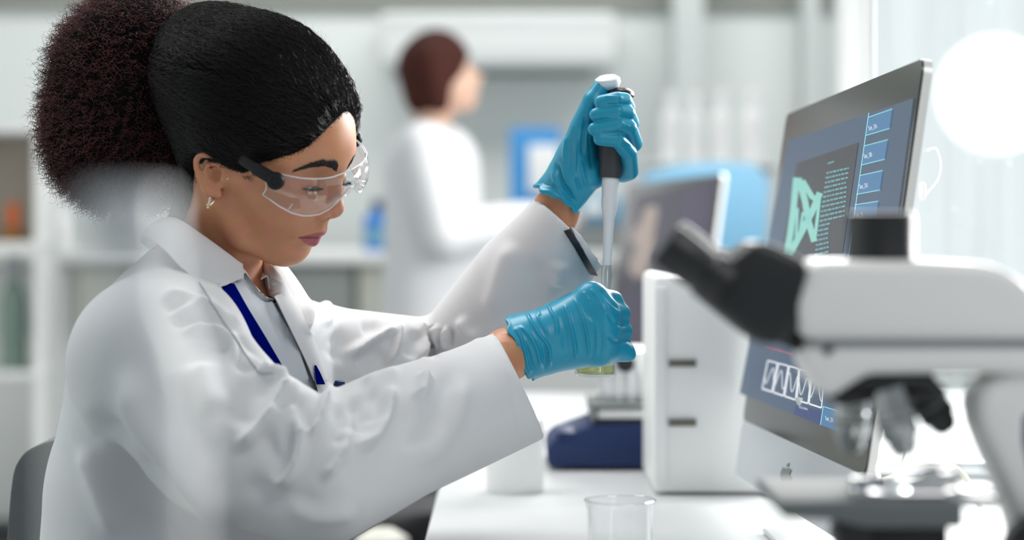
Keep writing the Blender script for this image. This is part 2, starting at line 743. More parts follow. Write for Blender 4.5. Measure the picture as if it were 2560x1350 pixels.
# daylight window in the far right corner, frosted glass in a frame
M['daylight'] = emit('frosted_daylight_glass', (0.90, 0.95, 0.97), 0.78)
wx0, wx1, wz0, wz1, wy = 0.93, 2.6, 0.80, 2.3, 5.6
win = structure('window_1', ((wx0 + wx1) / 2, wy + 0.05, wz0 - 0.04), (wx1 - wx0 + 0.16, 0.12, 0.08), M['white'])
for k, x in enumerate((wx0 - 0.04, (wx0 + wx1) / 2, wx1 + 0.04)):
    box('window_frame', (x, wy + 0.05, (wz0 + wz1) / 2), (0.06, 0.10, wz1 - wz0 + 0.1), M['white'], win)
for x0, x1 in ((wx0, (wx0 + wx1) / 2 - 0.03), ((wx0 + wx1) / 2 + 0.03, wx1)):
    box('pane', ((x0 + x1) / 2, wy + 0.05, (wz0 + wz1) / 2), (x1 - x0, 0.02, wz1 - wz0), M['daylight'], win, bevel=0)
structure('wall_right', (3.6, 4.6, 1.5), (0.1, 7.0, 3.0), M['wall'])

# ------------------------------------------------------------------ far side of the laboratory
def pbox(name, x0, y0, x1, y1, d, depth, m, parent=None, bevel=0.006):
    """box whose front face spans photo pixels (x0,y0)-(x1,y1) at distance d"""
    a, b = P(x0, y0, d), P(x1, y1, d)
    return box(name, ((a[0] + b[0]) / 2, d + depth / 2, (a[2] + b[2]) / 2), (b[0] - a[0], depth, a[2] - b[2]), m, parent, bevel=bevel)


def pthing(name, px, py, d, label, cat, group=None):
    return thing(name, tuple(P(px, py, d)), label, cat, group)


M['slot'] = mat('dark_slot_grey', (0.20, 0.22, 0.22), 0.7)  # plain dark grey for the vent slot, bases, feet and marks
M['cream'] = mat('cream_laminate', (0.74, 0.74, 0.66), 0.5)
M['ltblue'] = mat('light_blue_plastic', (0.16, 0.36, 0.52), 0.6)
M['midblue'] = mat('mid_blue_board', (0.05, 0.28, 0.62), 0.5)
M['greycab'] = mat('grey_green_cabinet', (0.36, 0.39, 0.38), 0.6)
M['bottlew'] = mat('translucent_white_plastic', (0.92, 0.93, 0.93), 0.35, 0.0, Subsurface_Weight=0.3)
M['orange'] = mat('orange_cap', (0.80, 0.16, 0.02), 0.5)
M['beige'] = mat('beige_board', (0.50, 0.44, 0.37), 0.7)
M['shelfw'] = mat('white_shelf', (0.80, 0.81, 0.80), 0.5)

ac = pthing('air_conditioner', 1245, 110, 7.65, 'long white air conditioner mounted high on the back wall', 'air conditioner')
pbox('housing', 945, 28, 1545, 162, 7.65, 0.352, mat('dimmed_white_plastic', (0.68, 0.71, 0.70), 0.5), ac, 0.03)  # white housing, its colour darkened to stand for weaker light there
pbox('outlet', 985, 160, 1480, 186, 7.72, 0.17, M['slot'], ac, 0.004)
pbox('louver', 990, 166, 1475, 171, 7.70, 0.02, M['white'], ac, 0.001)
for k in range(3):
    pbox('intake_line', 960, 48 + 12 * k, 1530, 50 + 12 * k, 7.648, 0.01, M['grey'], ac, 0)

# counter along the back
ct = pthing('back_counter', 900, 900, 6.9, 'white laboratory counter with cream and grey cupboards along the back wall', 'counter')
zc = 0.995
box('countertop', (-0.2, 7.35, zc - 0.02), (3.9, 0.75, 0.04), M['white'], ct)
xs = [-2.05, -1.45, -0.76, -0.52, -0.02, 0.52, 1.02, 1.72]
for i, (a, b) in enumerate(zip(xs[:-1], xs[1:])):
    m = M['greycab'] if i in (2,) else (M['cream'] if i in (3, 1) else M['shelfw'])
    box('cupboard', ((a + b) / 2, 7.40, (zc - 0.04) / 2 + 0.05), (b - a - 0.01, 0.60, zc - 0.14), m, ct)
    dr = box('cupboard_door', ((a + b) / 2, 7.09, (zc - 0.04) / 2 + 0.06), (b - a - 0.03, 0.02, zc - 0.20), m, ct)
    box('handle', ((a + b) / 2 + 0.12, 7.07, zc - 0.24), (0.14, 0.02, 0.015), M['alu'], dr, bevel=0.004)

# items on the counter
def bottle(name, px, py_base, py_top, half_px, d, m, capm, label, cat, group=None, label_m=None, cap_frac=0.18):
    b0 = P(px, py_base, d)
    h = (py_base - py_top) / F * d
    r = half_px / F * d
    t = thing(name, tuple(b0), label, cat, group)
    hb = h * (1 - cap_frac)
    lathe('bottle_body', [(0, 0), (r * 0.94, 0), (r, h * 0.03), (r, hb * 0.72), (r * 0.86, hb * 0.84), (r * 0.45, hb * 0.95), (r * 0.42, hb), (0, hb)], m, t, n=28, base=b0)
    lathe('cap', [(0, hb * 0.985), (r * 0.52, hb * 0.985), (r * 0.52, h * 0.98), (r * 0.46, h), (0, h)], capm, t, n=24, base=b0)
    if label_m is not None:
        lathe('paper_label', [(r * 1.006, hb * 0.18), (r * 1.006, hb * 0.58)], label_m, t, n=28, base=b0, cap=False)
    return t


cz = lambda d: YH + (HC - zc) / d * F
bottle('blue_bottle', 950, cz(7.08), 500, 42, 7.08, M['blue'], M['navy'], 'deep blue plastic bottle with pale label on the cream cupboard', 'bottle', None, M['ltblue'])
bd = pthing('blue_board', 1338, cz(7.3), 7.3, 'blue framed board with a white sheet standing against the back wall', 'board')
pbox('board_frame', 1274, 318, 1402, cz(7.3), 7.3, 0.03, M['midblue'], bd)
pbox('sheet', 1322, 362, 1398, 480, 7.285, 0.012, M['white'], bd, 0.001)
dv = pthing('blue_device', 1500, cz(7.1), 7.1, 'light blue boxy instrument on a dark base behind the raised glove', 'instrument')
pbox('instrument_case', 1442, 490, 1560, 566, 7.1, 0.25, M['ltblue'], dv, 0.02)
pbox('instrument_base', 1436, 566, 1566, cz(7.1), 7.08, 0.28, M['slot'], dv, 0.006)
pbox('display', 1460, 505, 1510, 535, 7.092, 0.01, M['white'], dv, 0.001)

# shelf with white bottles against the light, right of the raised glove
sh = pthing('bottle_shelf', 1770, 415, 6.3, 'white wall shelf carrying a row of bright bottles', 'shelf')
pbox('shelf_board', 1590, 405, 1960, 418, 6.3, 0.30, M['shelfw'], sh, 0.003)
for x in (1620, 1930):
    pbox('bracket', x - 4, 418, x + 4, 470, 6.35, 0.22, M['alu'], sh, 0.002)
pbox('support_post', 1640, 418, 1652, 1444, 6.55, 0.05, M['alu'], sh, 0.002)
pbox('support_post', 1900, 418, 1912, 1444, 6.55, 0.05, M['alu'], sh, 0.002)
for i, (x, w, t_, lab) in enumerate(((1676, 24, 228, 'tall white bottle at the end of the wall shelf nearest the raised glove'),
                                     (1738, 22, 232, 'white bottle second along the wall shelf from the raised glove'),
                                     (1802, 25, 226, 'white bottle third along the wall shelf from the raised glove'),
                                     (1882, 26, 224, 'white bottle at the end of the wall shelf beside the big monitor'))):
    bottle('white_bottle', x, 405, t_, w, 6.4, M['bottlew'], M['bottlew'], lab, 'bottle', 'bright white bottles on the wall shelf')

# blue chair and a white drum behind the second monitor
ch = pthing('blue_chair', 1740, 900, 5.6, 'light blue rounded chair behind the second monitor', 'chair')
q = [P(1585, 470, 5.6), P(1620, 432, 5.6), P(1700, 412, 5.6), P(1800, 404, 5.6), P(1890, 412, 5.6), P(1925, 450, 5.6), P(1915, 640, 5.62), P(1600, 640, 5.62)]
prism('backrest', q, (0, 0.05, 0), M['ltblue'], ch, bevel=0.012)
sx = P(1755, 640, 5.6)
box('seat', (sx[0], 5.38, 0.50), (0.36, 0.42, 0.06), M['ltblue'], ch, bevel=0.02)
tube('back_post', [(sx[0], 5.66, sx[2] + 0.02), (sx[0], 5.64, 0.60), (sx[0], 5.55, 0.46)], 0.02, M['alu'], ch)
tube('gas_lift', [(sx[0], 5.4, 0.47), (sx[0], 5.4, 0.08)], 0.025, M['alu'], ch)
for k in range(5):
    a = 2 * math.pi * k / 5
    lg = tube('leg', [(sx[0], 5.4, 0.09), (sx[0] + 0.26 * math.cos(a), 5.4 + 0.26 * math.sin(a), 0.06)], 0.016, M['alu'], ch)
    lathe('caster', [(0, -0.012), (0.028, -0.012), (0.028, 0.012), (0, 0.012)], M['charcoal'], lg, n=16, base=(sx[0] + 0.26 * math.cos(a), 5.4 + 0.26 * math.sin(a), 0.029), axis=(math.sin(a), -math.cos(a), 0))

# shelving at the far left with an orange-capped bottle
su = pthing('shelf_unit', 60, 900, 6.4, 'white open shelf unit by the far left wall', 'shelf')
for y in (315, 605, 930):
    pbox('shelf_board', -190, y, 96, y + 16, 6.4, 0.32, M['shelfw'], su, 0.003)
for x in (-190, 84):
    pbox('upright', x, 250, x + 12, 1450, 6.42, 0.30, M['shelfw'], su, 0.003)
pbox('back_panel', -186, 330, 90, 605, 6.71, 0.015, M['beige'], su, 0.002)
bottle('orange_capped_bottle', 34, YH + 71.5 * 6.4 / 6.5, 508, 30, 6.5, mat('amber_bottle', (0.30, 0.14, 0.03), 0.3), M['orange'], 'small amber bottle with orange cap on the open shelf unit', 'bottle', None, None, 0.62)
bottle('green_glass_bottle', 35, YH + 396.5 * 6.4 / 6.5, 640, 34, 6.5, mat('green_grey_glass', (0.18, 0.26, 0.22), 0.2), M['grey'], 'tall green-grey bottle on the lowest board of the shelf unit', 'bottle')
bottle('white_jug', 150, cz(7.1), 505, 40, 7.1, M['bottlew'], M['white'], 'white jug standing on the back counter beside the shelf unit', 'jug')

# dark stool and a cardboard box seen below the bench edge
st = pthing('lab_stool', 960, 1240, 4.3, 'black laboratory stool seen below the sleeve, left of the bench edge', 'stool')
cx_ = P(985, 1240, 4.3)
lathe('seat', [(0, 0), (0.17, 0), (0.185, 0.02), (0.185, 0.05), (0.17, 0.07), (0, 0.075)], M['black'], st, n=40, base=(cx_[0], 4.35, 0.46))
tube('column', [(cx_[0], 4.35, 0.46), (cx_[0], 4.35, 0.06)], 0.03, M['charcoal'], st)
lathe('foot_ring', [(0.15, 0.0), (0.165, 0.01), (0.15, 0.02), (0.14, 0.01), (0.15, 0.0)], M['chrome'], st, n=40, base=(cx_[0], 4.35, 0.22), cap=False)
for k in range(5):
    a = 2 * math.pi * k / 5 + 0.3
    tube('leg', [(cx_[0], 4.35, 0.08), (cx_[0] + 0.24 * math.cos(a), 4.35 + 0.24 * math.sin(a), 0.02)], 0.018, M['charcoal'], st)
cb = pthing('dark_cabinet', 960, 1300, 4.9, 'black under-counter cabinet beyond the stool', 'cabinet')
box('body', (-0.42, 5.05, 0.30), (0.62, 0.40, 0.60), M['black'], cb)
box('door', (-0.58, 4.84, 0.30), (0.28, 0.02, 0.54), M['charcoal'], cb)
box('door', (-0.27, 4.84, 0.30), (0.28, 0.02, 0.54), M['charcoal'], cb)
cbx = pthing('cream_canister', 950, 1320, 3.6, 'cream canister with a rounded top standing below the bench edge', 'canister')
c0 = P(955, 1440, 3.6)
lathe('canister_body', [(0, 0), (0.045, 0), (0.05, 0.01), (0.05, c0[2] + 0.04), (0, c0[2] + 0.045)], M['cream'], cbx, n=32, base=(c0[0], 3.6, 0))
lathe('lid', [(0.05, c0[2] + 0.04), (0.045, c0[2] + 0.065), (0.02, c0[2] + 0.08), (0, c0[2] + 0.082)], M['cream'], cbx, n=32, base=(c0[0], 3.6, 0), cap=False)

# ------------------------------------------------------------------ second person, far behind
def build_second():
    D = 5.9
    h = 0.010
    p = lambda x, y, dd=0.0: P(x, y, D + dd)
    t = thing('person', (p(1080, 900)[0], D, 0), 'blurred person with a brown bob in a white lab coat standing at the back counter', 'person')
    lo, hi = p(900, 1700, 0), p(1500, 30, 0)
    axs = (np.arange(lo[0], hi[0], h), np.arange(D - 0.32, D + 0.36, h), np.arange(0.0, hi[2], h))
    g = Field(*axs)                      # body
    g.ell(p(1105, 185, 0), (0.082, 0.074, 0.105), 0.02)
    g.ell(p(1150, 225, 0), (0.050, 0.048, 0.060), 0.03)
    g.ell(p(1196, 195, 0), (0.014, 0.012, 0.016), 0.015)
    g.ell(p(1168, 255, 0), (0.022, 0.022, 0.020), 0.02)
    g.cap([p(1090, 240, 0.01), p(1075, 310, 0.02)], [0.050, 0.055], 0.03)
    g.cap([p(1080, 420, 0), p(1085, 700, 0), p(1090, 1000, 0)], [0.10, 0.11, 0.12], 0.05)
    for s in (-1, 1):
        g.cap([p(1085, 1000, s * 0.09), p(1095, 1280, s * 0.09), (p(1090, 1000)[0], D + s * 0.09, 0.05)], [0.08, 0.055, 0.04], 0.03)
        g.cap([(p(1090, 1000)[0], D + s * 0.09, 0.035), (p(1090, 1000)[0] + 0.14, D + s * 0.09, 0.03)], [0.04, 0.03], 0.02)
        g.cap([p(1070, 370, s * 0.17), p(1130, 600, s * 0.20), p(1330, 545, s * 0.14), p(1420, 548, s * 0.10)], [0.045, 0.038, 0.028, 0.024], 0.02)
        for k in range(4):
            g.cap([p(1420, 548, s * 0.10), p(1448, 540 + 8 * k, s * 0.10 + 0.008)], [0.018, 0.008], 0.012)
        g.cap([p(1415, 545, s * 0.10), p(1428, 528, s * 0.07)], [0.014, 0.009], 0.01)
    V, Q = g.mesh(1)
    sk = mat('pale_skin', (0.72, 0.46, 0.34), 0.5, 0.0, Subsurface_Weight=0.15, Subsurface_Scale=0.01)
    link('body', mesh_np('body', V, Q), sk, t)
    g = Field(*axs)                      # coat
    g.cap([p(1075, 330, 0), p(1078, 420, 0), p(1085, 640, 0), p(1085, 860, 0), p(1085, 1150, 0)], [0.075, 0.135, 0.138, 0.150, 0.165], 0.05)
    for s in (-1, 1):
        g.cap([p(1060, 375, s * 0.15), p(1115, 590, s * 0.215), p(1300, 555, s * 0.16), p(1400, 550, s * 0.12)], [0.075, 0.066, 0.054, 0.046], 0.03)
    g.cap([p(1090, 235, 0), p(1082, 300, 0)], [0.062, 0.062], 0.01, 's')
    V, Q = g.mesh(2)
    ct_ = link('lab_coat', mesh_np('lab_coat', V, Q), M['coat'], t)
    g = Field(*axs)                      # hair
    g.ell(p(1090, 165, 0), (0.098, 0.092, 0.104), 0.02)
    g.cap([p(1060, 170, 0), p(1062, 238, 0)], [0.072, 0.060], 0.03)
    for s in (-1, 1):
        g.cap([p(1075, 150, s * 0.065), p(1098, 258, s * 0.062)], [0.045, 0.030], 0.02)
    g.ell(p(1205, 235, 0), (0.085, 0.068, 0.105), 0.012, 's')
    V, Q = g.mesh(2)
    hm = mat('brown_bob_hair', (0.085, 0.022, 0.014), 0.75, 0.0, Specular_IOR_Level=0.2)
    noise_col(hm, (0.022, 0.007, 0.006), (0.085, 0.020, 0.012), 6, 3)
    link('hair', mesh_np('hair', V, Q), hm, t)
    return t

# ------------------------------------------------------------------ the bench
DZ = 0.75
bench = thing('lab_bench', (0.5, 2.5, 0), 'long white laboratory bench running away from the camera', 'bench')
box('benchtop', (0.62, 2.62, DZ - 0.02), (1.44, 3.56, 0.04), M['desk'], bench, bevel=0.006)
box('benchtop_return', (-0.42, 0.95, DZ - 0.02), (0.64, 0.60, 0.04), M['desk'], bench, bevel=0.006)
for x, y in ((0.02, 0.95), (0.02, 4.25), (1.22, 0.95), (1.22, 4.25), (-0.66, 0.72), (-0.66, 1.18)):
    box('leg', (x, y, (DZ - 0.04) / 2), (0.05, 0.05, DZ - 0.04), M['grey'], bench)
box('modesty_panel', (1.0, 2.6, 0.45), (0.02, 3.2, 0.5), M['grey'], bench)
desk_y = lambda d: YH + (HC - DZ) / d * F


def monitor(name, TL, TR, BR, BL, dl, dr, label, chin_frac, thick=0.008):
    """all-in-one computer: corners given as photo pixels, left edge at distance dl, right edge at dr"""
    c = [P(*TL, dl), P(*TR, dr), P(*BR, dr), P(*BL, dl)]
    o = (c[0] + c[1] + c[2] + c[3]) / 4
    u = (c[1] + c[2] - c[0] - c[3]) / 2
    v = (c[0] + c[1] - c[2] - c[3]) / 2
    W, H = np.linalg.norm(u), np.linalg.norm(v)
    u /= W
    n = np.cross(u, v)
    n /= np.linalg.norm(n)
    v = np.cross(n, u)
    if n[1] > 0 and abs(n[1]) > abs(n[0]) or n[0] > 0:
        n = -n
    base = o - v * (H / 2)
    t = thing(name, (o[0] - n[0] * 0.06, o[1] - n[1] * 0.06, DZ), label, 'computer')
    R = Matrix((u, v, n)).transposed()
    if R.determinant() < 0:
        R = Matrix((u, v, -n)).transposed()
    pt = lambda a, b, f: o + u * (a * W / 2) + v * (b * H / 2) + n * f
    # rounded slab
    def slab(nm, a0, a1, b0, b1, f0, f1, m, r, parent):
        pts = []
        for cx, cy, st in ((a1, b1, 0), (a0, b1, 90), (a0, b0, 180), (a1, b0, 270)):
            for k in range(6):
                an = math.radians(st + 18 * k)
                pts.append(o + u * (cx + (-r if cx == a1 else r) + r * math.cos(an)) + v * (cy + (-r if cy == b1 else r) + r * math.sin(an)) + n * f0)
        return prism(nm, pts, n * (f1 - f0), m, parent)
    w2, h2 = W / 2, H / 2
    ch = -h2 + chin_frac * H
    slab('shell', -w2, w2, -h2, h2, -thick, 0.0, M['alu_w'], 0.016, t)
    slab('chin', -w2, w2, -h2, ch, 0.0, 0.002, M['chin'], 0.012, t)
    gl = slab('screen_glass', -w2 + 0.001, w2 - 0.001, ch, h2 - 0.001, 0.0, 0.002, M['screen_black'], 0.014, t)
    # curved back and stand
    bk = []
    slab('back_bulge', -w2 * 0.72, w2 * 0.72, -h2 * 0.78, h2 * 0.70, -thick - 0.012, -thick, M['alu_w'], 0.05, t)
    foot_c = base - n * 0.09
    tube('stand_neck', [o - n * (thick + 0.01) - v * 0.10, o - n * 0.075 - v * (H * 0.42), np.array([foot_c[0], foot_c[1], DZ + 0.008])], [0.03, 0.026, 0.03], M['alu'], t, n=14)
    nh = np.array([n[0], n[1], 0]) / np.linalg.norm(n[:2])
    uh = np.array([u[0], u[1], 0]) / np.linalg.norm(u[:2])
    q = [np.array([foot_c[0], foot_c[1], DZ + 0.0005]) + uh * a + nh * b for a, b in ((-0.10, -0.06), (0.10, -0.06), (0.10, 0.10), (-0.10, 0.10))]
    prism('stand_foot', q, (0, 0, 0.006), M['alu'], t, bevel=0.002)

    def scr(px, py, f=0.0035):
        d = P(px, py, 1.0) - np.array([0, 0, HC])
        k = (n @ (o + n * f - np.array([0, 0, HC]))) / (n @ d)
        return np.array([0, 0, HC]) + d * k
    return t, gl, scr, dict(o=o, u=u, v=v, n=n, W=W, H=H)


M['alu_w'] = mat('pale_aluminium', (0.78, 0.79, 0.77), 0.35, 0.25)
M['chin'] = mat('silver_chin', (0.60, 0.63, 0.66), 0.30, 0.35)
M['screen_black'] = mat('black_screen_glass', (0.012, 0.013, 0.016), 0.16)
M['ui_blue'] = emit('ui_blue', (0.055, 0.115, 0.22), 0.55)
M['ui_panel'] = emit('ui_dark_panel', (0.030, 0.032, 0.055), 0.5)
M['ui_box'] = emit('ui_box_blue', (0.045, 0.20, 0.42), 0.75)
M['ui_navy'] = emit('ui_navy', (0.008, 0.035, 0.20), 0.7)
M['ui_cyan'] = emit('ui_cyan', (0.30, 0.78, 0.85), 0.9)
M['ui_teal'] = emit('ui_teal', (0.25, 0.62, 0.56), 0.85)
M['ui_text'] = emit('ui_text_teal', (0.14, 0.42, 0.46), 0.8)
M['ui_white'] = emit('ui_white', (0.85, 0.88, 0.92), 0.9)
M['ui_red'] = emit('ui_red', (0.70, 0.06, 0.16), 0.8)

mon, mon_glass, scr, mf = monitor('all_in_one_computer', (1975, 285), (2316, 140), (2141, 1375), (1836, 1183), 2.74, 2.0,
                                  'large all-in-one computer with silver chin and blue data screen beside the microscope', 0.150)


def flat_poly(name, px, f, m, parent, scr_):
    bm = bmesh.new()
    bm.faces.new([bm.verts.new(scr_(x, y, f)) for x, y in px])
    return link(name, bm_mesh(name, bm), m, parent)


def flat_lines(name, lines, f, m, parent, scr_):
    """thin printed strokes on the screen; each line: (points, half width px)"""
    bm = bmesh.new()
    for pts, hwid in lines:
        pts = np.array(pts, float)
        L, R = [], []
        for i in range(len(pts)):
            d = pts[min(i + 1, len(pts) - 1)] - pts[max(i - 1, 0)]
            d /= np.linalg.norm(d) + 1e-9
            nn = np.array([-d[1], d[0]]) * hwid
            L.append(bm.verts.new(scr_(*(pts[i] + nn), f)))
            R.append(bm.verts.new(scr_(*(pts[i] - nn), f)))
        for i in range(len(pts) - 1):
            bm.faces.new((L[i], L[i + 1], R[i + 1], R[i]))
    return link(name, bm_mesh(name, bm), m, parent)


E_ = 0.0026
flat_poly('display_area', [(1970, 351), (2285, 245), (2168, 1108), (1849, 983)], E_, M['ui_blue'], mon, scr)
flat_poly('dark_panel', [(1992, 408), (2146, 356), (2096, 700), (1942, 700)], E_ + .0004, M['ui_panel'], mon, scr)
BX = [((2171, 293), (2231, 272), (2224, 321), (2164, 339)), ((2160, 365), (2220, 349), (2212, 398), (2152, 413)),
      ((2149, 439), (2207, 426), (2200, 475), (2141, 486)), ((2137, 512), (2196, 503), (2189, 552), (2130, 561))]
for b in BX:
    flat_poly('data_box', b, E_ + .0004, M['ui_box'], mon, scr)
ln = [([(2172, 282), (2137, 528), (2090, 860)], 0.9)]
for b in BX:
    ln += [([b[0], b[1]], 0.9), ([b[3], b[2]], 0.9)]
ln += [([(2058, 1016), (2094, 1027)], 0.9), ([(2058, 1016), (2051, 1062)], 0.9)]
flat_lines('box_lines', ln, E_ + .0008, M['ui_cyan'], mon, scr)
flat_lines('helix_graphic', [([(1991, 444), (1984, 520), (1975, 590), (1965, 640)], 8), ([(1996, 446), (2012, 500), (2022, 556), (2036, 604)], 8),
                             ([(2050, 482), (2030, 530), (2004, 580), (1972, 640)], 8), ([(2050, 482), (2044, 540), (2038, 590)], 4),
                             ([(2006, 452), (2030, 492), (2044, 500)], 7), ([(1994, 520), (1990, 600)], 3.5), ([(2008, 530), (1998, 590)], 3.5)], E_ + .0008, M['ui_teal'], mon, scr)
tl = [([(2069, 409), (2085, 404)], 1.6)]
for i in range(22):
    y0 = 433 + i * 12.0
    x0 = 2066 - 2.05 * i * 0.85
    x1 = (2122 - 1.1 * i) if i < 11 else (2076 - 0.8 * (i - 11))
    x = x0
    while x < x1 - 3:
        w = random.uniform(4, 13)
        e = min(x + w, x1)
        tl.append(([(x, y0 - (x - x0) * 0.23), (e, y0 - (e - x0) * 0.23)], 2.0))
        x = e + 1.6
flat_lines('text_lines', tl, E_ + .0008, M['ui_text'], mon, scr)
flat_poly('lower_strip', [(1990, 1012), (2056, 1028), (2050, 1062), (1984, 1036)], E_ + .0004, M['ui_navy'], mon, scr)
flat_poly('data_box', [(2058, 1016), (2110, 1031), (2104, 1082), (2051, 1062)], E_ + .0006, M['ui_box'], mon, scr)
fr = []
tx = [(1918, 901), (1945, 908), (1972, 915), (1999, 922), (2030, 931), (2062, 941)]
bx = [(1904, 971), (1931, 980), (1960, 990), (1990, 1000), (2021, 1009), (2055, 1020)]
for i in range(5):
    a, b, c, d = np.array(tx[i], float), np.array(tx[i + 1], float), np.array(bx[i + 1], float), np.array(bx[i], float)
    a, d = a + (1.5, 0.4), d + (1.5, 0.4)
    b, c = b - (1.5, 0.4), c - (1.5, 0.4)
    fr += [([a, b], 1.7), ([b, c], 1.3), ([c, d], 2.0), ([d, a], 1.3)]
    wv = []
    for k in range(14):
        s = k / 13
        tt = 0.5 + 0.30 * math.sin(s * 7 + i * 1.9)
        wv.append((a * (1 - s) + b * s) * (1 - tt) + (d * (1 - s) + c * s) * tt)
    fr.append((wv, 0.9))
flat_lines('graph_frames', fr, E_ + .0008, M['ui_white'], mon, scr)
flat_lines('red_line', [([(1915, 866), (1984, 886)], 1.2)], E_ + .0008, M['ui_red'], mon, scr)


def screen_text(body, px, py, hpx, slope, parent, scr_, f):
    cu = bpy.data.curves.new('text', 'FONT')
    cu.body = body
    cu.size = 1.0
    ob = bpy.data.objects.new('text', cu)
    COL.objects.link(ob)
    dg = bpy.context.evaluated_depsgraph_get()
    me = bpy.data.meshes.new_from_object(ob.evaluated_get(dg))
    bpy.data.objects.remove(ob)
    for v in me.vertices:
        x, y = v.co.x * hpx * 0.62, v.co.y * hpx * 1.35
        v.co = scr_(px + x - y * 0.16, py - y + x * slope, f)
    return link('label_text', me, M['ui_white'], parent)


for s_, (x, y), sl in (('Set_3A', (2172, 326), -0.3), ('Set_3B', (2160, 396), -0.25), ('Set_3X', (2149, 472), -0.2), ('Set_3I', (2140, 544), -0.15), ('Set_3II', (2064, 1050), 0.3)):
    screen_text(s_, x, y, 11.5, sl, mon, scr, E_ + .001)
screen_text('00123 204456', 1998, 1020, 6.0, 0.27, mon, scr, E_ + .001)
# mark on the chin
ap = [(1957, 1168), (1952, 1178), (1950, 1192), (1953, 1206), (1958, 1212), (1964, 1209), (1970, 1214), (1975, 1206), (1978, 1196), (1974, 1190), (1974, 1182), (1978, 1176), (1972, 1170), (1965, 1173)]
flat_poly('chin_mark', ap, 0.0028, M['slot'], mon, scr)
flat_poly('chin_mark', [(1966, 1168), (1967, 1160), (1973, 1156), (1972, 1164)], 0.0028, M['slot'], mon, scr)
# cables behind it
M['cable'] = mat('cream_cable', (0.74, 0.72, 0.62), 0.5)
cbl = thing('white_cable', tuple(P(2325, 430, 2.10)), 'thin white cable looping behind the top edge of the large computer', 'cable')
tube('cable_run', spline([P(2312, 378, 2.06), P(2340, 372, 2.10), P(2352, 410, 2.14), P(2345, 448, 2.14), P(2322, 478, 2.10), P(2300, 500, 2.07)], 30), 0.0008, M['white'], cbl, n=8)
pl_ = P(2306, 478, 2.08)
box('plug', tuple(pl_), (0.006, 0.008, 0.018), M['white'], cbl, bevel=0.003)
cb2 = thing('cream_cable', tuple(P(2250, 1190, 2.30)), 'cream power cable arching over the bench behind the microscope objectives', 'cable')
tube('cable_run', spline([P(2170, 1215, 2.22), P(2235, 1192, 2.26), P(2275, 1166, 2.30), P(2330, 1158, 2.34), P(2400, 1180, 2.40), P(2450, 1260, 2.45)], 40), 0.0035, M['cable'], cb2, n=10)
tube('cable_strand', spline([P(2265, 1120, 2.28), P(2252, 1165, 2.28), P(2240, 1205, 2.27), P(2225, 1290, 2.26)], 24), 0.0013, M['white'], cb2, n=8)

# second computer further back
mon2, g2, scr2, mf2 = monitor('all_in_one_computer', (1578, 470), (1808, 423), (1738, 985), (1500, 918), 4.95, 4.28,
                              'second all-in-one computer with dark purple screen standing further along the bench', 0.16)
M['ui_purple'] = emit('ui_purple', (0.040, 0.032, 0.075), 0.55)
M['ui_cream'] = emit('ui_cream', (0.52, 0.42, 0.36), 0.6)
M['ui_violet'] = emit('ui_violet', (0.07, 0.045, 0.13), 0.5)
flat_poly('display_area', [(1590, 492), (1790, 450), (1742, 850), (1536, 872)], E_, M['ui_purple'], mon2, scr2)
flat_poly('image_glow', [(1710, 480), (1782, 464), (1760, 640), (1700, 640)], E_ + .0004, M['ui_violet'], mon2, scr2)
flat_poly('specimen_image', [(1612, 520), (1640, 512), (1646, 530), (1636, 575), (1634, 620), (1624, 660), (1612, 690), (1584, 694), (1572, 672), (1578, 640), (1592, 622), (1580, 605), (1584, 575), (1600, 560)],
          E_ + .0006, M['ui_cream'], mon2, scr2)
flat_lines('text_lines', [([(1548, y), (1640, y - 6)], 4) for y in (748, 772, 796, 820, 844)], E_ + .0006, M['ui_violet'], mon2, scr2)

# ------------------------------------------------------------------ white instrument tower
tw = thing('instrument_tower', tuple(P(1760, desk_y(2.80), 2.80)), 'plain white instrument case with two short slots in front of the second computer', 'instrument')
x0, x1 = P(1634, 0, 2.80)[0], 0.395
zt_ = P(0, 690, 2.80)[2]
box('case', ((x0 + x1) / 2, 2.92, (DZ + zt_) / 2 + 0.001), (x1 - x0, 0.24, zt_ - DZ - 0.002), M['white'], tw, bevel=0.008)
box('corner_strip', (x0 + 0.009, 2.7985, (DZ + zt_) / 2), (0.016, 0.004, zt_ - DZ - 0.03), M['white'], tw, bevel=0.0015)
M['brass'] = mat('dull_brass', (0.16, 0.14, 0.10), 0.4, 0.5)
for y in (908, 1057):
    a = P(1706, y, 2.797)
    sl_ = box('slot_frame', tuple(a), (0.036, 0.004, 0.0095), M['slot'], tw, bevel=0.001)
    box('slot', (a[0], a[1] - 0.002, a[2]), (0.031, 0.002, 0.0055), M['brass'], sl_, bevel=0.0005)

# ------------------------------------------------------------------ navy-based balance behind the hands
bl_ = thing('lab_balance', tuple(P(1510, desk_y(3.06), 3.06)), 'laboratory balance with navy wedge base and pale grey top beside the white case', 'balance')
D3 = 3.06
out = [(1366, 1165), (1366, 1142), (1385, 1118), (1440, 1098), (1490, 1080), (1700, 1078), (1700, 1190), (1372, 1190)]
prism('base', [P(x, y - 20, D3) for x, y in out], (0, 0.20, 0), M['navy'], bl_, bevel=0.006)
zf = P(0, 1170, D3)[2]
for x in (1400, 1670):
    a = P(x, 0, D3)[0]
    for y in (D3 + 0.03, D3 + 0.17):
        lathe('foot', [(0, 0), (0.012, 0), (0.012, zf - DZ + 0.004), (0, zf - DZ + 0.004)], M['slot'], bl_, n=16, base=(a, y, DZ))
pbox('display_housing', 1392, 1080, 1440, 1098, D3 - 0.002, 0.10, M['navy'], bl_, 0.004)
pbox('seal', 1484, 1048, 1700, 1062, D3 + 0.01, 0.18, M['black'], bl_, 0.003)
pbox('weighing_deck', 1492, 1022, 1700, 1048, D3 + 0.01, 0.18, M['white'], bl_, 0.004)
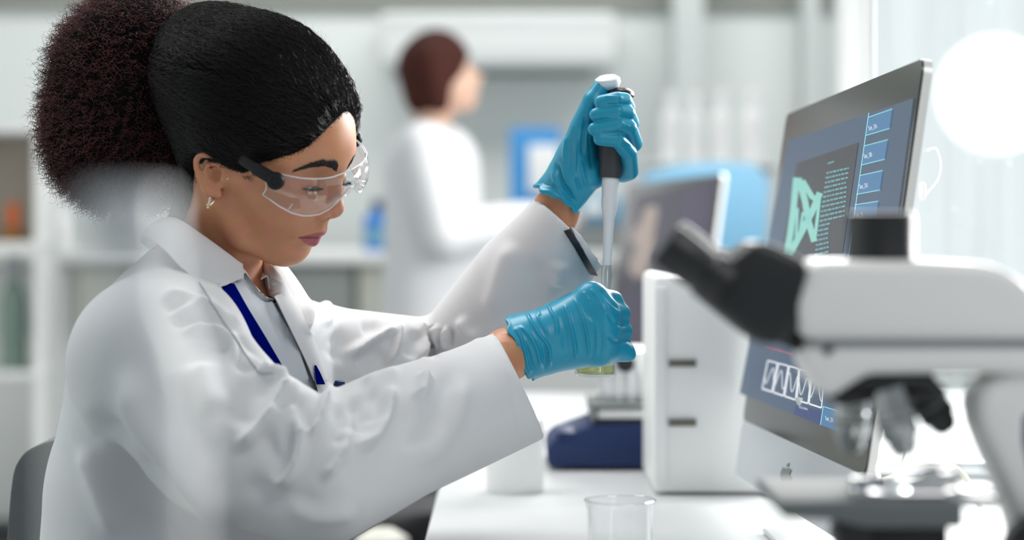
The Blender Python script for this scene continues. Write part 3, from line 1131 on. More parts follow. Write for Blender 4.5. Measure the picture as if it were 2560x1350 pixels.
pbox('deck_edge', 1478, 1010, 1700, 1020, D3, 0.20, M['slot'], bl_, 0.002)
pbox('edge_post', 1478, 1020, 1490, 1052, D3, 0.20, M['slot'], bl_, 0.002)
pbox('draft_shield', 1506, 876, 1700, 1010, D3 + 0.03, 0.14, M['grey_lt'] if 'grey_lt' in M else M['alu'], bl_, 0.006)
for k in range(3):
    pbox('shield_rib', 1545 + 30 * k, 930, 1551 + 30 * k, 1005, D3 + 0.026, 0.01, M['white'], bl_, 0.001)
kn = P(1562, 904, D3 + 0.02)
lathe('knob', [(0, 0), (0.013, 0), (0.014, 0.003), (0.014, 0.018), (0.012, 0.021), (0, 0.021)], M['black'], bl_, n=28, base=kn, axis=(0, -1, 0))

# ------------------------------------------------------------------ jar, beaker
jar = thing('white_jar', tuple(P(1290, desk_y(2.84), 2.84)), 'plain white plastic jar on the bench below the gloved hand', 'jar')
j0 = P(1288, desk_y(2.84), 2.84)
lathe('jar_body', [(0, 0), (0.036, 0), (0.038, 0.003), (0.038, 0.075), (0.034, 0.08), (0, 0.08)], M['white'], jar, n=40, base=j0)
lathe('lid', [(0, 0.078), (0.0395, 0.078), (0.0395, 0.095), (0.037, 0.098), (0, 0.098)], M['white'], jar, n=40, base=j0)
bk = thing('beaker', tuple(P(1550, desk_y(2.06), 2.06)), 'empty clear glass beaker standing on the bench in front of the white case', 'beaker')
b0 = np.array([P(1550, 0, 2.06)[0], 2.06, DZ])
hb = P(0, 1250, 2.06)[2] - DZ
rb = 0.0322
M['bglass'] = glassy('beaker_glass', (0.985, 0.99, 0.99), 0.02, 1.45, 0.004)
lathe('glass_wall', [(0, 0.0), (rb - 0.004, 0.0), (rb - 0.0006, 0.003), (rb - 0.0004, hb - 0.010), (rb + 0.0012, hb - 0.003), (rb + 0.0022, hb), (rb + 0.0004, hb + 0.0006),
                     (rb - 0.0022, hb - 0.004), (rb - 0.0024, 0.006), (rb - 0.005, 0.003), (0, 0.003)], M['bglass'], bk, n=64, base=b0, cap=False)
lathe('rim', [(rb + 0.0026, hb - 0.0012), (rb + 0.0030, hb), (rb + 0.0020, hb + 0.0012), (rb + 0.0008, hb), (rb + 0.0016, hb - 0.0014)], M['lens_edge0'] if 'lens_edge0' in M else M['bglass'], bk, n=64, base=b0, cap=False)

# ------------------------------------------------------------------ microscope in front
D1 = 1.55
mi = thing('microscope', (P(2350, 0, D1)[0], D1, DZ), 'cream-white binocular microscope with black eyepieces at the near end of the bench', 'microscope')
mp = lambda x, y, dy=0.0: P(x, y, D1 + dy)
M['mwhite'] = M['warm_white']
M['mblack'] = mat('microscope_black', (0.014, 0.016, 0.018), 0.42)


def side(name, outline, half, m, bevel=0.006, seg=3, off=0.0, parent=None):
    """side outline (photo pixels on the microscope's middle plane) given thickness"""
    pts = [mp(x, y) + np.array([0, -half + off, 0]) for x, y in outline]
    return prism(name, pts, (0, 2 * half, 0), m, parent or mi, bevel=bevel, seg=seg)


head = side('head', [(2012, 648), (2300, 648), (2455, 656), (2520, 690), (2600, 770), (2660, 846), (1992, 846), (1966, 790), (1968, 752)], 0.042, M['mwhite'], 0.010, 4)
side('nosepiece_block', [(1990, 852), (2660, 852), (2640, 930), (2480, 926), (2320, 926), (2150, 928), (2062, 985), (2040, 975), (2002, 920)], 0.036, M['mwhite'], 0.006)
side('joint_line', [(1996, 845), (2650, 845), (2650, 853), (1996, 853)], 0.038, M['grey'], 0.0)
sc = mp(2070, 874, -0.0365)
lathe('grub_screw', [(0, 0), (0.0035, 0), (0.0035, 0.0012), (0, 0.0012)], M['charcoal'], mi, n=18, base=sc, axis=(0, -1, 0))
# arm: sweeps down on the right to the base
arm = [(2480, 926), (2440, 950), (2418, 985), (2416, 1030), (2432, 1085), (2470, 1170), (2510, 1270), (2540, 1380), (2545, 1500), (2760, 1500), (2760, 930), (2660, 850)]
side('arm', arm, 0.030, M['mwhite'], 0.012, 4)
inset = [(2530, 1030), (2550, 1012), (2600, 1010), (2650, 1060), (2650, 1300), (2590, 1300), (2552, 1200), (2528, 1090)]
side('arm_inset', inset, 0.0315, M['navy'], 0.004)
x0, x1 = mp(1990, 0)[0], mp(2760, 0)[0]
box('base', ((x0 + x1) / 2, D1, DZ + 0.022), (x1 - x0, 0.17, 0.044), M['mwhite'], mi, bevel=0.012, seg=3)
zb_ = DZ + 0.044
a = mp(2640, 1500)
box('pillar', (a[0], D1, (zb_ + a[2]) / 2), (mp(2760, 0)[0] - mp(2520, 0)[0], 0.075, a[2] - zb_ + 0.02), M['mwhite'], mi, bevel=0.01)
c0 = mp(2250, 1450)
lathe('lamp_housing', [(0, 0), (0.034, 0), (0.034, 0.016), (0.028, 0.022), (0.026, 0.030), (0, 0.030)], M['mblack'], mi, n=36, base=(c0[0], D1, zb_))
# trinocular port
tp = mp(2202, 648)
rp = (2287 - 2118) / 2 / F * D1
lathe('photo_port', [(0, -0.004), (rp * 1.02, -0.004), (rp * 1.02, 0.002), (rp, 0.003), (rp, 0.030), (rp * 0.97, 0.0335), (rp * 0.85, 0.034), (rp * 0.82, 0.031), (0, 0.031)], M['mblack'], mi, n=48, base=tp)
# binocular head: black body with two inclined tubes
body = [(1742, 742), (1745, 712), (1780, 672), (1862, 606), (1888, 602), (1915, 606), (2006, 652), (1994, 760), (1996, 800), (1950, 850), (1905, 858), (1870, 846)]
side('binocular_body', body, 0.040, M['mblack'], 0.008, 3)
side('neck', [(1930, 852), (1965, 800), (1998, 820), (1994, 880)], 0.022, M['mblack'], 0.004)
dirp = np.array([1660 - 1762, 605 - 682]) / 1.0
for k, off in ((0, -0.0305), (1, 0.0305)):
    sx_, sy_ = (0, 0) if k == 0 else (28, -8)
    b_ = mp(1800 + sx_, 712 + sy_) + np.array([0, off, 0])
    e_ = mp(1654 + sx_, 604 + sy_) + np.array([0, off, 0])
    dv_ = e_ - b_
    L_ = np.linalg.norm(dv_)
    tu = lathe('eyepiece_tube', [(0, 0), (0.0182, 0), (0.0182, L_ * 0.30), (0.0160, L_ * 0.33), (0.0158, L_ * 0.40), (0.0166, L_ * 0.44), (0.0166, L_ * 0.93), (0.0152, L_ * 0.985), (0.0120, L_), (0.0105, L_ * 0.985), (0, L_ * 0.985)],
               M['mblack'], mi, n=40, base=b_, axis=dv_)
    lathe('eye_lens', [(0, L_ * 0.986), (0.0100, L_ * 0.986), (0.0060, L_ * 0.995), (0, L_)], M['glass'], tu, n=30, base=b_, axis=dv_)
# turret and objectives
M['objm'] = mat('objective_metal', (0.45, 0.47, 0.47), 0.25, 0.85)
side('turret', [(2062, 985), (2066, 962), (2150, 926), (2300, 922), (2345, 955), (2360, 985), (2330, 1000), (2220, 985), (2110, 1010), (2080, 1004)], 0.030, M['mblack'], 0.008, 3)


def objective(p0, p1, r, m, dy, label=None):
    b_ = mp(*p0) + np.array([0, dy, 0])
    e_ = mp(*p1) + np.array([0, dy * 1.15, 0])
    dv_ = e_ - b_
    L_ = np.linalg.norm(dv_)
    o = lathe('objective', [(0, 0), (r, 0), (r, L_ * 0.25), (r * 0.92, L_ * 0.27), (r * 0.92, L_ * 0.34), (r, L_ * 0.36), (r, L_ * 0.70), (r * 0.82, L_ * 0.76), (r * 0.72, L_ * 0.9), (r * 0.45, L_), (0, L_)],
              m, mi, n=36, base=b_, axis=dv_)
    lathe('colour_ring', [(r * 1.01, L_ * 0.44), (r * 1.03, L_ * 0.45), (r * 1.03, L_ * 0.49), (r * 1.01, L_ * 0.50)], M['slot'], o, n=36, base=b_, axis=dv_, cap=False)


objective((2140, 985), (2140, 1140), 0.0125, M['objm'], 0.022)
objective((2205, 965), (2252, 1130), 0.0140, M['objm'], -0.020)
objective((2290, 955), (2372, 1078), 0.0135, M['mblack'], 0.0)
# stage with slide and clips
stg = side('stage', [(1915, 1222), (2360, 1222), (2360, 1286), (2130, 1286), (2050, 1268), (1925, 1262)], 0.070, mat('stage_grey', (0.13, 0.145, 0.15), 0.62), 0.004)
side('stage_carrier', [(2100, 1286), (2345, 1286), (2345, 1400), (2470, 1440), (2100, 1440)], 0.040, M['mblack'], 0.004)
side('slide_holder', [(2110, 1205), (2330, 1205), (2330, 1222), (2110, 1222)], 0.020, M['chrome'], 0.002, off=-0.035)
side('slide_holder', [(2140, 1205), (2340, 1205), (2340, 1222), (2140, 1222)], 0.006, M['chrome'], 0.002, off=0.03)
for x, y in ((2345, 1192), (2320, 1215), (2350, 1240)):
    b_ = mp(x, y, -0.045)
    lathe('clip_knob', [(0, -0.012), (0.0075, -0.012), (0.0085, 0), (0.0085, 0.010), (0.006, 0.014), (0, 0.014)], M['chrome'], stg, n=24, base=b_, axis=(1, 0, 0.1))
side('drive_rail', [(2358, 1206), (2468, 1212), (2478, 1232), (2468, 1254), (2358, 1250)], 0.012, M['chrome'], 0.006, 3, off=-0.030)
M['glass_sl'] = glassy('slide_glass', (0.95, 0.98, 0.98), 0.02, 1.5, 0.05)
side('glass_slide', [(2160, 1203), (2310, 1203), (2310, 1207), (2160, 1207)], 0.013, M['glass_sl'], 0.0)
kf = mp(2130, 1335, -0.048)
lathe('stage_knob', [(0, -0.02), (0.012, -0.02), (0.014, -0.016), (0.014, 0.010), (0.012, 0.013), (0, 0.013)], M['mblack'], mi, n=32, base=kf, axis=(0, -1, 0))
kf = mp(2600, 1380, -0.040)
lathe('focus_knob', [(0, -0.01), (0.026, -0.01), (0.028, 0), (0.028, 0.016), (0.018, 0.018), (0.018, 0.030), (0.016, 0.032), (0, 0.032)], M['mblack'], mi, n=40, base=kf, axis=(0, -1, 0))

# ------------------------------------------------------------------ glass screen and lamp on the far right
gp = thing('glass_screen', tuple(P(2400, 900, 3.2)), 'hazy streaked glass screen standing behind the large computer', 'glass screen')


def streaked_glass():
    m = bpy.data.materials.new('streaked_glass')
    m.use_nodes = True
    n, l = m.node_tree.nodes, m.node_tree.links
    n.clear()
    out = n.new('ShaderNodeOutputMaterial')
    tr = n.new('ShaderNodeBsdfTransparent')
    tr.inputs[0].default_value = (0.97, 0.99, 0.99, 1)
    tl_ = n.new('ShaderNodeBsdfTranslucent')
    tl_.inputs[0].default_value = (0.55, 0.60, 0.61, 1)
    df = n.new('ShaderNodeBsdfDiffuse')
    df.inputs[0].default_value = (0.6, 0.64, 0.65, 1)
    m1 = n.new('ShaderNodeMixShader')
    m1.inputs[0].default_value = 0.4
    l.new(tl_.outputs[0], m1.inputs[1])
    l.new(df.outputs[0], m1.inputs[2])
    tc = n.new('ShaderNodeTexCoord')
    mp_ = n.new('ShaderNodeMapping')
    mp_.inputs['Scale'].default_value = (22, 22, 1.2)
    nz = n.new('ShaderNodeTexNoise')
    nz.inputs['Scale'].default_value = 1.4
    nz.inputs['Detail'].default_value = 6
    l.new(tc.outputs['Object'], mp_.inputs[0])
    l.new(mp_.outputs[0], nz.inputs['Vector'])
    sp = n.new('ShaderNodeTexNoise')
    sp.inputs['Scale'].default_value = 75
    sp.inputs['Detail'].default_value = 2
    l.new(tc.outputs['Object'], sp.inputs['Vector'])
    r1 = n.new('ShaderNodeMapRange')
    r1.inputs['From Min'].default_value = 0.35
    r1.inputs['From Max'].default_value = 0.75
    r1.inputs['To Min'].default_value = 0.008
    r1.inputs['To Max'].default_value = 0.085
    l.new(nz.outputs['Fac'], r1.inputs['Value'])
    r2 = n.new('ShaderNodeMapRange')
    r2.inputs['From Min'].default_value = 0.70
    r2.inputs['From Max'].default_value = 0.76
    r2.inputs['To Min'].default_value = 0.0
    r2.inputs['To Max'].default_value = 0.2
    l.new(sp.outputs['Fac'], r2.inputs['Value'])
    ad = n.new('ShaderNodeMath')
    ad.use_clamp = True
    l.new(r1.outputs[0], ad.inputs[0])
    l.new(r2.outputs[0], ad.inputs[1])
    m2 = n.new('ShaderNodeMixShader')
    l.new(ad.outputs[0], m2.inputs[0])
    l.new(tr.outputs[0], m2.inputs[1])
    l.new(m1.outputs[0], m2.inputs[2])
    l.new(m2.outputs[0], out.inputs[0])
    return m


xg0, xg1 = P(2176, 0, 3.0)[0], 1.30
box('pane', ((xg0 + xg1) / 2, 3.0, 1.30), (xg1 - xg0, 0.006, 1.10), streaked_glass(), gp, bevel=0)
box('edge_strip', (xg0, 3.0, 1.30), (0.012, 0.012, 1.10), M['bottle_edge'] if 'bottle_edge' in M else M['white'], gp, bevel=0.003)
box('foot_rail', ((xg0 + xg1) / 2, 3.0, DZ + 0.0125), (xg1 - xg0, 0.05, 0.025), M['alu'], gp, bevel=0.004)

lp = thing('lamp', tuple(P(2480, 900, 4.0)), 'round bright lamp glowing behind the glass screen', 'lamp')
lc = P(2490, 235, 4.0)
M['bulb'] = emit('lamp_glow', (1.0, 0.98, 0.94), 9.0)
lathe('lamp_head', [(0, 0.03), (0.05, 0.03), (0.11, 0.0), (0.115, -0.004), (0.108, -0.004), (0.10, 0.0)], M['white'], lp, n=40, base=lc, axis=(0.35, 0.9, 0.15), cap=False)
lathe('lamp_disc', [(0, 0.004), (0.080, 0.002), (0.080, -0.001), (0, -0.006)], M['bulb'], lp, n=40, base=lc, axis=(0.35, 0.9, 0.15))
hd_ = lc + np.array([0.35, 0.9, 0.15]) / 0.977 * 0.035
tube('lamp_arm', spline([hd_, hd_ + np.array([0.10, 0.08, 0.0]), hd_ + np.array([0.14, 0.08, -0.25]), (hd_[0] + 0.14, hd_[1] + 0.08, DZ + 0.02)], 24), 0.010, M['alu'], lp, n=12)
lathe('lamp_base', [(0, 0), (0.085, 0), (0.085, 0.012), (0.06, 0.02), (0, 0.02)], M['white'], lp, n=36, base=(hd_[0] + 0.14, hd_[1] + 0.08, DZ))

# ------------------------------------------------------------------ translucent bottle very near the camera, left
fb = thing('wash_bottle', tuple(P(310, 2400, 0.66)), 'very blurred translucent white bottle with grey cap close to the camera', 'bottle')
D0 = 0.68
M['frost'] = glassy('frosted_plastic', (0.95, 0.965, 0.97), 0.5, 1.2, 0.13)
b0_ = np.array([P(318, 0, D0)[0], D0, DZ])
hh = lambda y: P(0, y, D0)[2] - DZ
k_ = D0 / F
lathe('bottle_body', [(0, 0), (170 * k_, 0), (178 * k_, 0.004), (178 * k_, hh(1000)), (150 * k_, hh(860)), (112 * k_, hh(760)), (104 * k_, hh(640)), (104 * k_, hh(620)), (0, hh(620))], M['frost'], fb, n=48, base=b0_)
lathe('cap', [(0, hh(625)), (105 * k_, hh(625)), (105 * k_, hh(500)), (95 * k_, hh(485)), (0, hh(480))], mat('pale_grey_cap', (0.66, 0.70, 0.72), 0.4), fb, n=40, base=b0_)
lathe('cap_band', [(114 * k_, hh(626)), (117 * k_, hh(622)), (117 * k_, hh(598)), (114 * k_, hh(594))], M['grey'], fb, n=40, base=b0_, cap=False)

# ------------------------------------------------------------------ the woman: pose
def head_rot(psi, th, ro):
    psi, th, ro = np.radians([psi, th, ro])
    Rx = np.array([[1, 0, 0], [0, np.cos(ro), -np.sin(ro)], [0, np.sin(ro), np.cos(ro)]])
    Ry = np.array([[np.cos(th), 0, np.sin(th)], [0, 1, 0], [-np.sin(th), 0, np.cos(th)]])
    Rz = np.array([[np.cos(psi), np.sin(psi), 0], [-np.sin(psi), np.cos(psi), 0], [0, 0, 1]])
    return Rz @ Ry @ Rx


# head frame: x forward, y to her left (away from the camera), z up; origin between the ears
HR = head_rot(22, 18, 6)
HO = np.array([-0.2605, 2.2, 1.1640])


def hw(x, y, z):
    return HR @ np.array([x, y, z]) + HO


J = dict(
    neck=P(505, 660, 2.24), chest=P(540, 900, 2.25), pelvis=P(430, 1750, 2.3),
    sh_n=P(385, 880, 2.07), el_n=P(800, 1225, 2.0), wr_n=P(1270, 885, 2.22),
    sh_f=P(750, 900, 2.39), el_f=P(1110, 905, 2.47), wr_f=P(1388, 530, 2.352),
)


def fine_axis(lo, f0, f1, hi, hf, hc):
    a = np.arange(f0, f1, hf)
    left = np.arange(f0 - hc, lo, -hc)[::-1]
    right = np.arange(f1, hi, hc)
    return np.concatenate([left, a, right])


def build_body():
    g = Field(fine_axis(-0.62, -0.36, -0.115, 0.16, HRES, 0.008),
              fine_axis(1.88, 2.055, 2.345, 2.66, HRES, 0.008),
              fine_axis(0.42, 1.035, 1.30, 1.34, HRES, 0.008))
    # trunk and arms under the coat
    g.cap([J['pelvis'], J['chest'], J['neck']], [0.11, 0.09, 0.045], 0.04, flat=((0.4, -0.9, 0), 1.0))
    g.cap([J['sh_n'], J['chest'] * .75 + J['neck'] * .25, J['sh_f']], [0.040, 0.06, 0.040], 0.04)
    g.cap([J['sh_n'], J['el_n'], J['wr_n']], [0.045, 0.036, 0.0245], 0.03)
    g.cap([J['sh_f'], J['el_f'], P(1345, 650, 2.408), J['wr_f']], [0.036, 0.025, 0.022, 0.0220], 0.02)
    for w, h in ((J['wr_n'], P(1420, 845, 2.26)), (J['wr_f'], P(1440, 430, 2.325))):
        g.cap([w, w * .35 + h * .65], [0.0225, 0.017], 0.02)
    # head
    g.frame(HR, HO)
    nb = HR.T @ (J['neck'] - HO)
    g.cap([(-0.030, 0, -0.030), nb], [0.044, 0.048], 0.02)
    g.cap([(-0.012, 0, -0.060), HR.T @ (P(578, 720, 2.225) - HO)], [0.026, 0.030], 0.02)
    g.cap([(-0.022, -0.042, -0.020), HR.T @ (P(590, 720, 2.205) - HO)], [0.010, 0.008], 0.02)
    g.ell((-0.007, 0, 0.046), (0.094, 0.071, 0.086), 0.02)
    g.ell((0.028, 0, 0.000), (0.058, 0.056, 0.068), 0.03)
    for s in (-1, 1):
        g.cap([(-0.004, s * 0.048, -0.030), (0.018, s * 0.041, -0.063), (0.041, s * 0.018, -0.0715)], [0.013, 0.0105, 0.0105], 0.016)
        g.ell((0.048, s * 0.036, -0.006), (0.028, 0.022, 0.024), 0.024)
        g.cap([(0.020, s * 0.058, 0.004), (-0.002, s * 0.062, 0.004)], [0.010, 0.008], 0.02)
    g.ell((0.048, 0, -0.040), (0.033, 0.030, 0.034), 0.022)          # muzzle
    g.ell((0.0530, 0, -0.0685), (0.0165, 0.020, 0.0155), 0.018)        # chin
    g.cap([(0.0735, -0.012, 0.047), (0.068, -0.034, 0.044), (0.054, -0.050, 0.036)], [0.012, 0.011, 0.009], 0.022)
    g.cap([(0.0735, 0.012, 0.047), (0.068, 0.034, 0.044), (0.054, 0.050, 0.036)], [0.012, 0.011, 0.009], 0.022)
    g.ell((0.046, 0, 0.068), (0.036, 0.045, 0.034), 0.02)
    for s in (-1, 1):                                                # orbits
        g.ell((0.091, s * 0.031, 0.014), (0.0145, 0.0165, 0.0125), 0.014, 's')
    # nose
    g.cap([(0.0800, 0, 0.030), (0.0840, 0, 0.015), (0.0905, 0, -0.002)], [0.0075, 0.0075, 0.0082], 0.012)
    g.ell((0.0920, 0, -0.0105), (0.0115, 0.0108, 0.0102), 0.006)
    for s in (-1, 1):
        g.ell((0.0835, s * 0.0120, -0.0165), (0.0115, 0.0072, 0.0088), 0.0035)
    g.cap([(0.0905, 0, -0.017), (0.0825, 0, -0.0235)], [0.0045, 0.0045], 0.006)
    for s in (-1, 1):
        g.ell((0.0880, s * 0.0062, -0.0225), (0.0058, 0.0030, 0.0034), 0.003, 's')
        g.bump((0.0745, s * 0.0185, -0.018), (0.006, 0.004, 0.010), -0.0016)
    # lips
    zl = -0.0435
    for s in (-1, 1):
        g.cap([(0.0650, s * 0.0235, zl - 0.0016), (0.0760, s * 0.0135, zl + 0.0030), (0.0823, s * 0.0048, zl + 0.0050), (0.0827, 0, zl + 0.0044)],
              [0.0025, 0.0046, 0.0052, 0.0050], 0.005)
        g.cap([(0.0650, s * 0.0230, zl - 0.0020), (0.0740, s * 0.0125, zl - 0.0060), (0.0770, 0, zl - 0.0072)],
              [0.0025, 0.0050, 0.0062], 0.005)
        g.cap([(0.0845, s * 0.0042, zl + 0.0090), (0.0850, s * 0.0032, zl + 0.0190)], [0.0026, 0.0022], 0.006)
        g.bump((0.0645, s * 0.0265, zl - 0.002), (0.005, 0.005, 0.005), -0.0016)
    for s in (-1, 1):
        g.cap([(0.0705, s * 0.0245, zl - 0.0022), (0.0810, s * 0.0130, zl - 0.0008), (0.0870, 0, zl - 0.0014)], [0.0006, 0.0009, 0.0010], 0.0022, 's')
    g.bump((0.0735, 0, zl - 0.0165), (0.010, 0.016, 0.0055), -0.0026)
    # eyelids: a ball over each eye, cut open along the lash line
    for s in (-1, 1):
        e = np.array((0.0690, s * 0.0305, 0.0120))
        g.ell(e, (0.0138, 0.0142, 0.0138), 0.005)
        g.cap([e + (0.0085, s * 0.0130, -0.0032), e + (0.0128, s * 0.004, -0.0042), e + (0.0128, -s * 0.006, -0.0044), e + (0.0100, -s * 0.0125, -0.0040)],
              [0.0010, 0.0034, 0.0034, 0.0012], 0.0012, 's')
        g.cap([e + (0.0082, s * 0.0110, 0.0080), e + (0.0118, 0, 0.0096), e + (0.0108, -s * 0.0070, 0.0088)], 0.0005, 0.0030, 's')
    # ears
    for s in (-1, 1):
        b = s * 0.0675
        ear = [(0.004, b, 0.014), (-0.004, b + s * 0.007, 0.0265), (-0.016, b + s * 0.012, 0.029), (-0.0265, b + s * 0.014, 0.020),
               (-0.027, b + s * 0.0125, 0.004), (-0.020, b + s * 0.008, -0.011), (-0.010, b + s * 0.004, -0.021), (-0.0025, b + s * 0.001, -0.020)]
        g.ell((-0.012, b + s * 0.002, -0.001), (0.016, 0.006, 0.018), 0.005)
        ear = [(a_, b_, c_ * (0.62 if c_ > 0 else 1.0)) for a_, b_, c_ in ear]
        g.cap(spline(ear, 22), np.interp(np.linspace(0, 7, 22), range(8), [0.0030, 0.0032, 0.0033, 0.0033, 0.0032, 0.0036, 0.0056, 0.0042]), 0.003)
        g.cap([(-0.006, b + s * 0.008, 0.011), (-0.016, b + s * 0.010, 0.008), (-0.019, b + s * 0.009, 0.000), (-0.012, b + s * 0.006, -0.010)], 0.0024, 0.003)
        g.ell((-0.007, b + s * 0.008, -0.001), (0.0070, 0.0072, 0.0085), 0.004, 's')
        g.ell((-0.0215, b + s * 0.0155, 0.004), (0.003, 0.004, 0.010), 0.003, 's')
        g.cap([(0.0015, b + s * 0.0025, 0.003), (0.0015, b + s * 0.0035, -0.003)], 0.0034, 0.003)
    V, Q = g.mesh(1)
    return V, Q


HRES = 0.0016
body_V, body_Q = build_body()

# ------------------------------------------------------------------ lab coat
TF = np.array([0.86, -0.50, 0.0])        # the way her chest faces
TF /= np.linalg.norm(TF)


def build_coat():
    h = 0.0034
    g = Field(np.arange(-0.60, 0.14, h), np.arange(1.88, 2.66, h), np.arange(0.615, 1.16, h))
    tc = lambda px, py, d: P(px, py, d)
    g.cap([tc(460, 1720, 2.27), tc(470, 1560, 2.26), tc(480, 1250, 2.25), tc(505, 1010, 2.24), tc(535, 860, 2.245)],
          [0.190, 0.185, 0.178, 0.165, 0.120], 0.03, flat=(TF, 0.74))
    g.cap([tc(500, 700, 2.26), tc(530, 840, 2.25)], [0.050, 0.090], 0.04)
    # shoulders
    g.cap([tc(400, 905, 2.085), tc(480, 790, 2.17), tc(530, 760, 2.24)], [0.078, 0.060, 0.050], 0.05)
    g.cap([tc(765, 895, 2.39), tc(680, 840, 2.31), tc(600, 790, 2.26)], [0.058, 0.046, 0.046], 0.04)
    # near sleeve
    g.cap([tc(395, 910, 2.08), tc(560, 1085, 2.03), tc(790, 1190, 2.005), tc(985, 1090, 2.10), tc(1170, 1020, 2.17), tc(1330, 950, 2.225), tc(1400, 920, 2.25)],
          [0.084, 0.080, 0.068, 0.066, 0.0615, 0.0600, 0.0600], 0.03)
    # far sleeve
    g.cap([tc(770, 895, 2.39), tc(930, 905, 2.43), tc(1085, 910, 2.475)], [0.060, 0.057, 0.052], 0.02)
    g.cap([tc(1120, 905, 2.475), tc(1200, 830, 2.445), tc(1310, 710, 2.402), tc(1420, 580, 2.356), tc(1480, 510, 2.336)], [0.050, 0.058, 0.062, 0.052, 0.050], 0.012)
    # cuffs: cut square, hollow
    cn = P(1298, 962, 2.215)
    nn = np.array([0.90, 0.07, 0.43])
    nn /= np.linalg.norm(nn)
    g.plane_cut(cn, nn, 0.105)
    g.cap([cn - nn * 0.075, cn + nn * 0.05], [0.045, 0.0570], 0.006, 's')
    cf = P(1420, 578, 2.356)
    nf = np.array([0.70, 0.06, 0.71])
    nf /= np.linalg.norm(nf)
    g.plane_cut(cf, nf, 0.085)
    fa = np.array([0.62, -0.16, 0.74])
    cc = cf + np.array([0.008, 0.016, -0.008])
    g.cap([cc - fa * 0.030, cc + fa * 0.06], [0.028, 0.0310], 0.006, 's')
    g.plane_cut(np.array([-0.32, 2.26, 0.635]), (0, 0, -1), 0.30)
    # neck opening
    g.cap([tc(520, 600, 2.235), tc(596, 738, 2.205)], [0.056, 0.038], 0.01, 's')
    V, Q = g.mesh(2)
    return V, Q


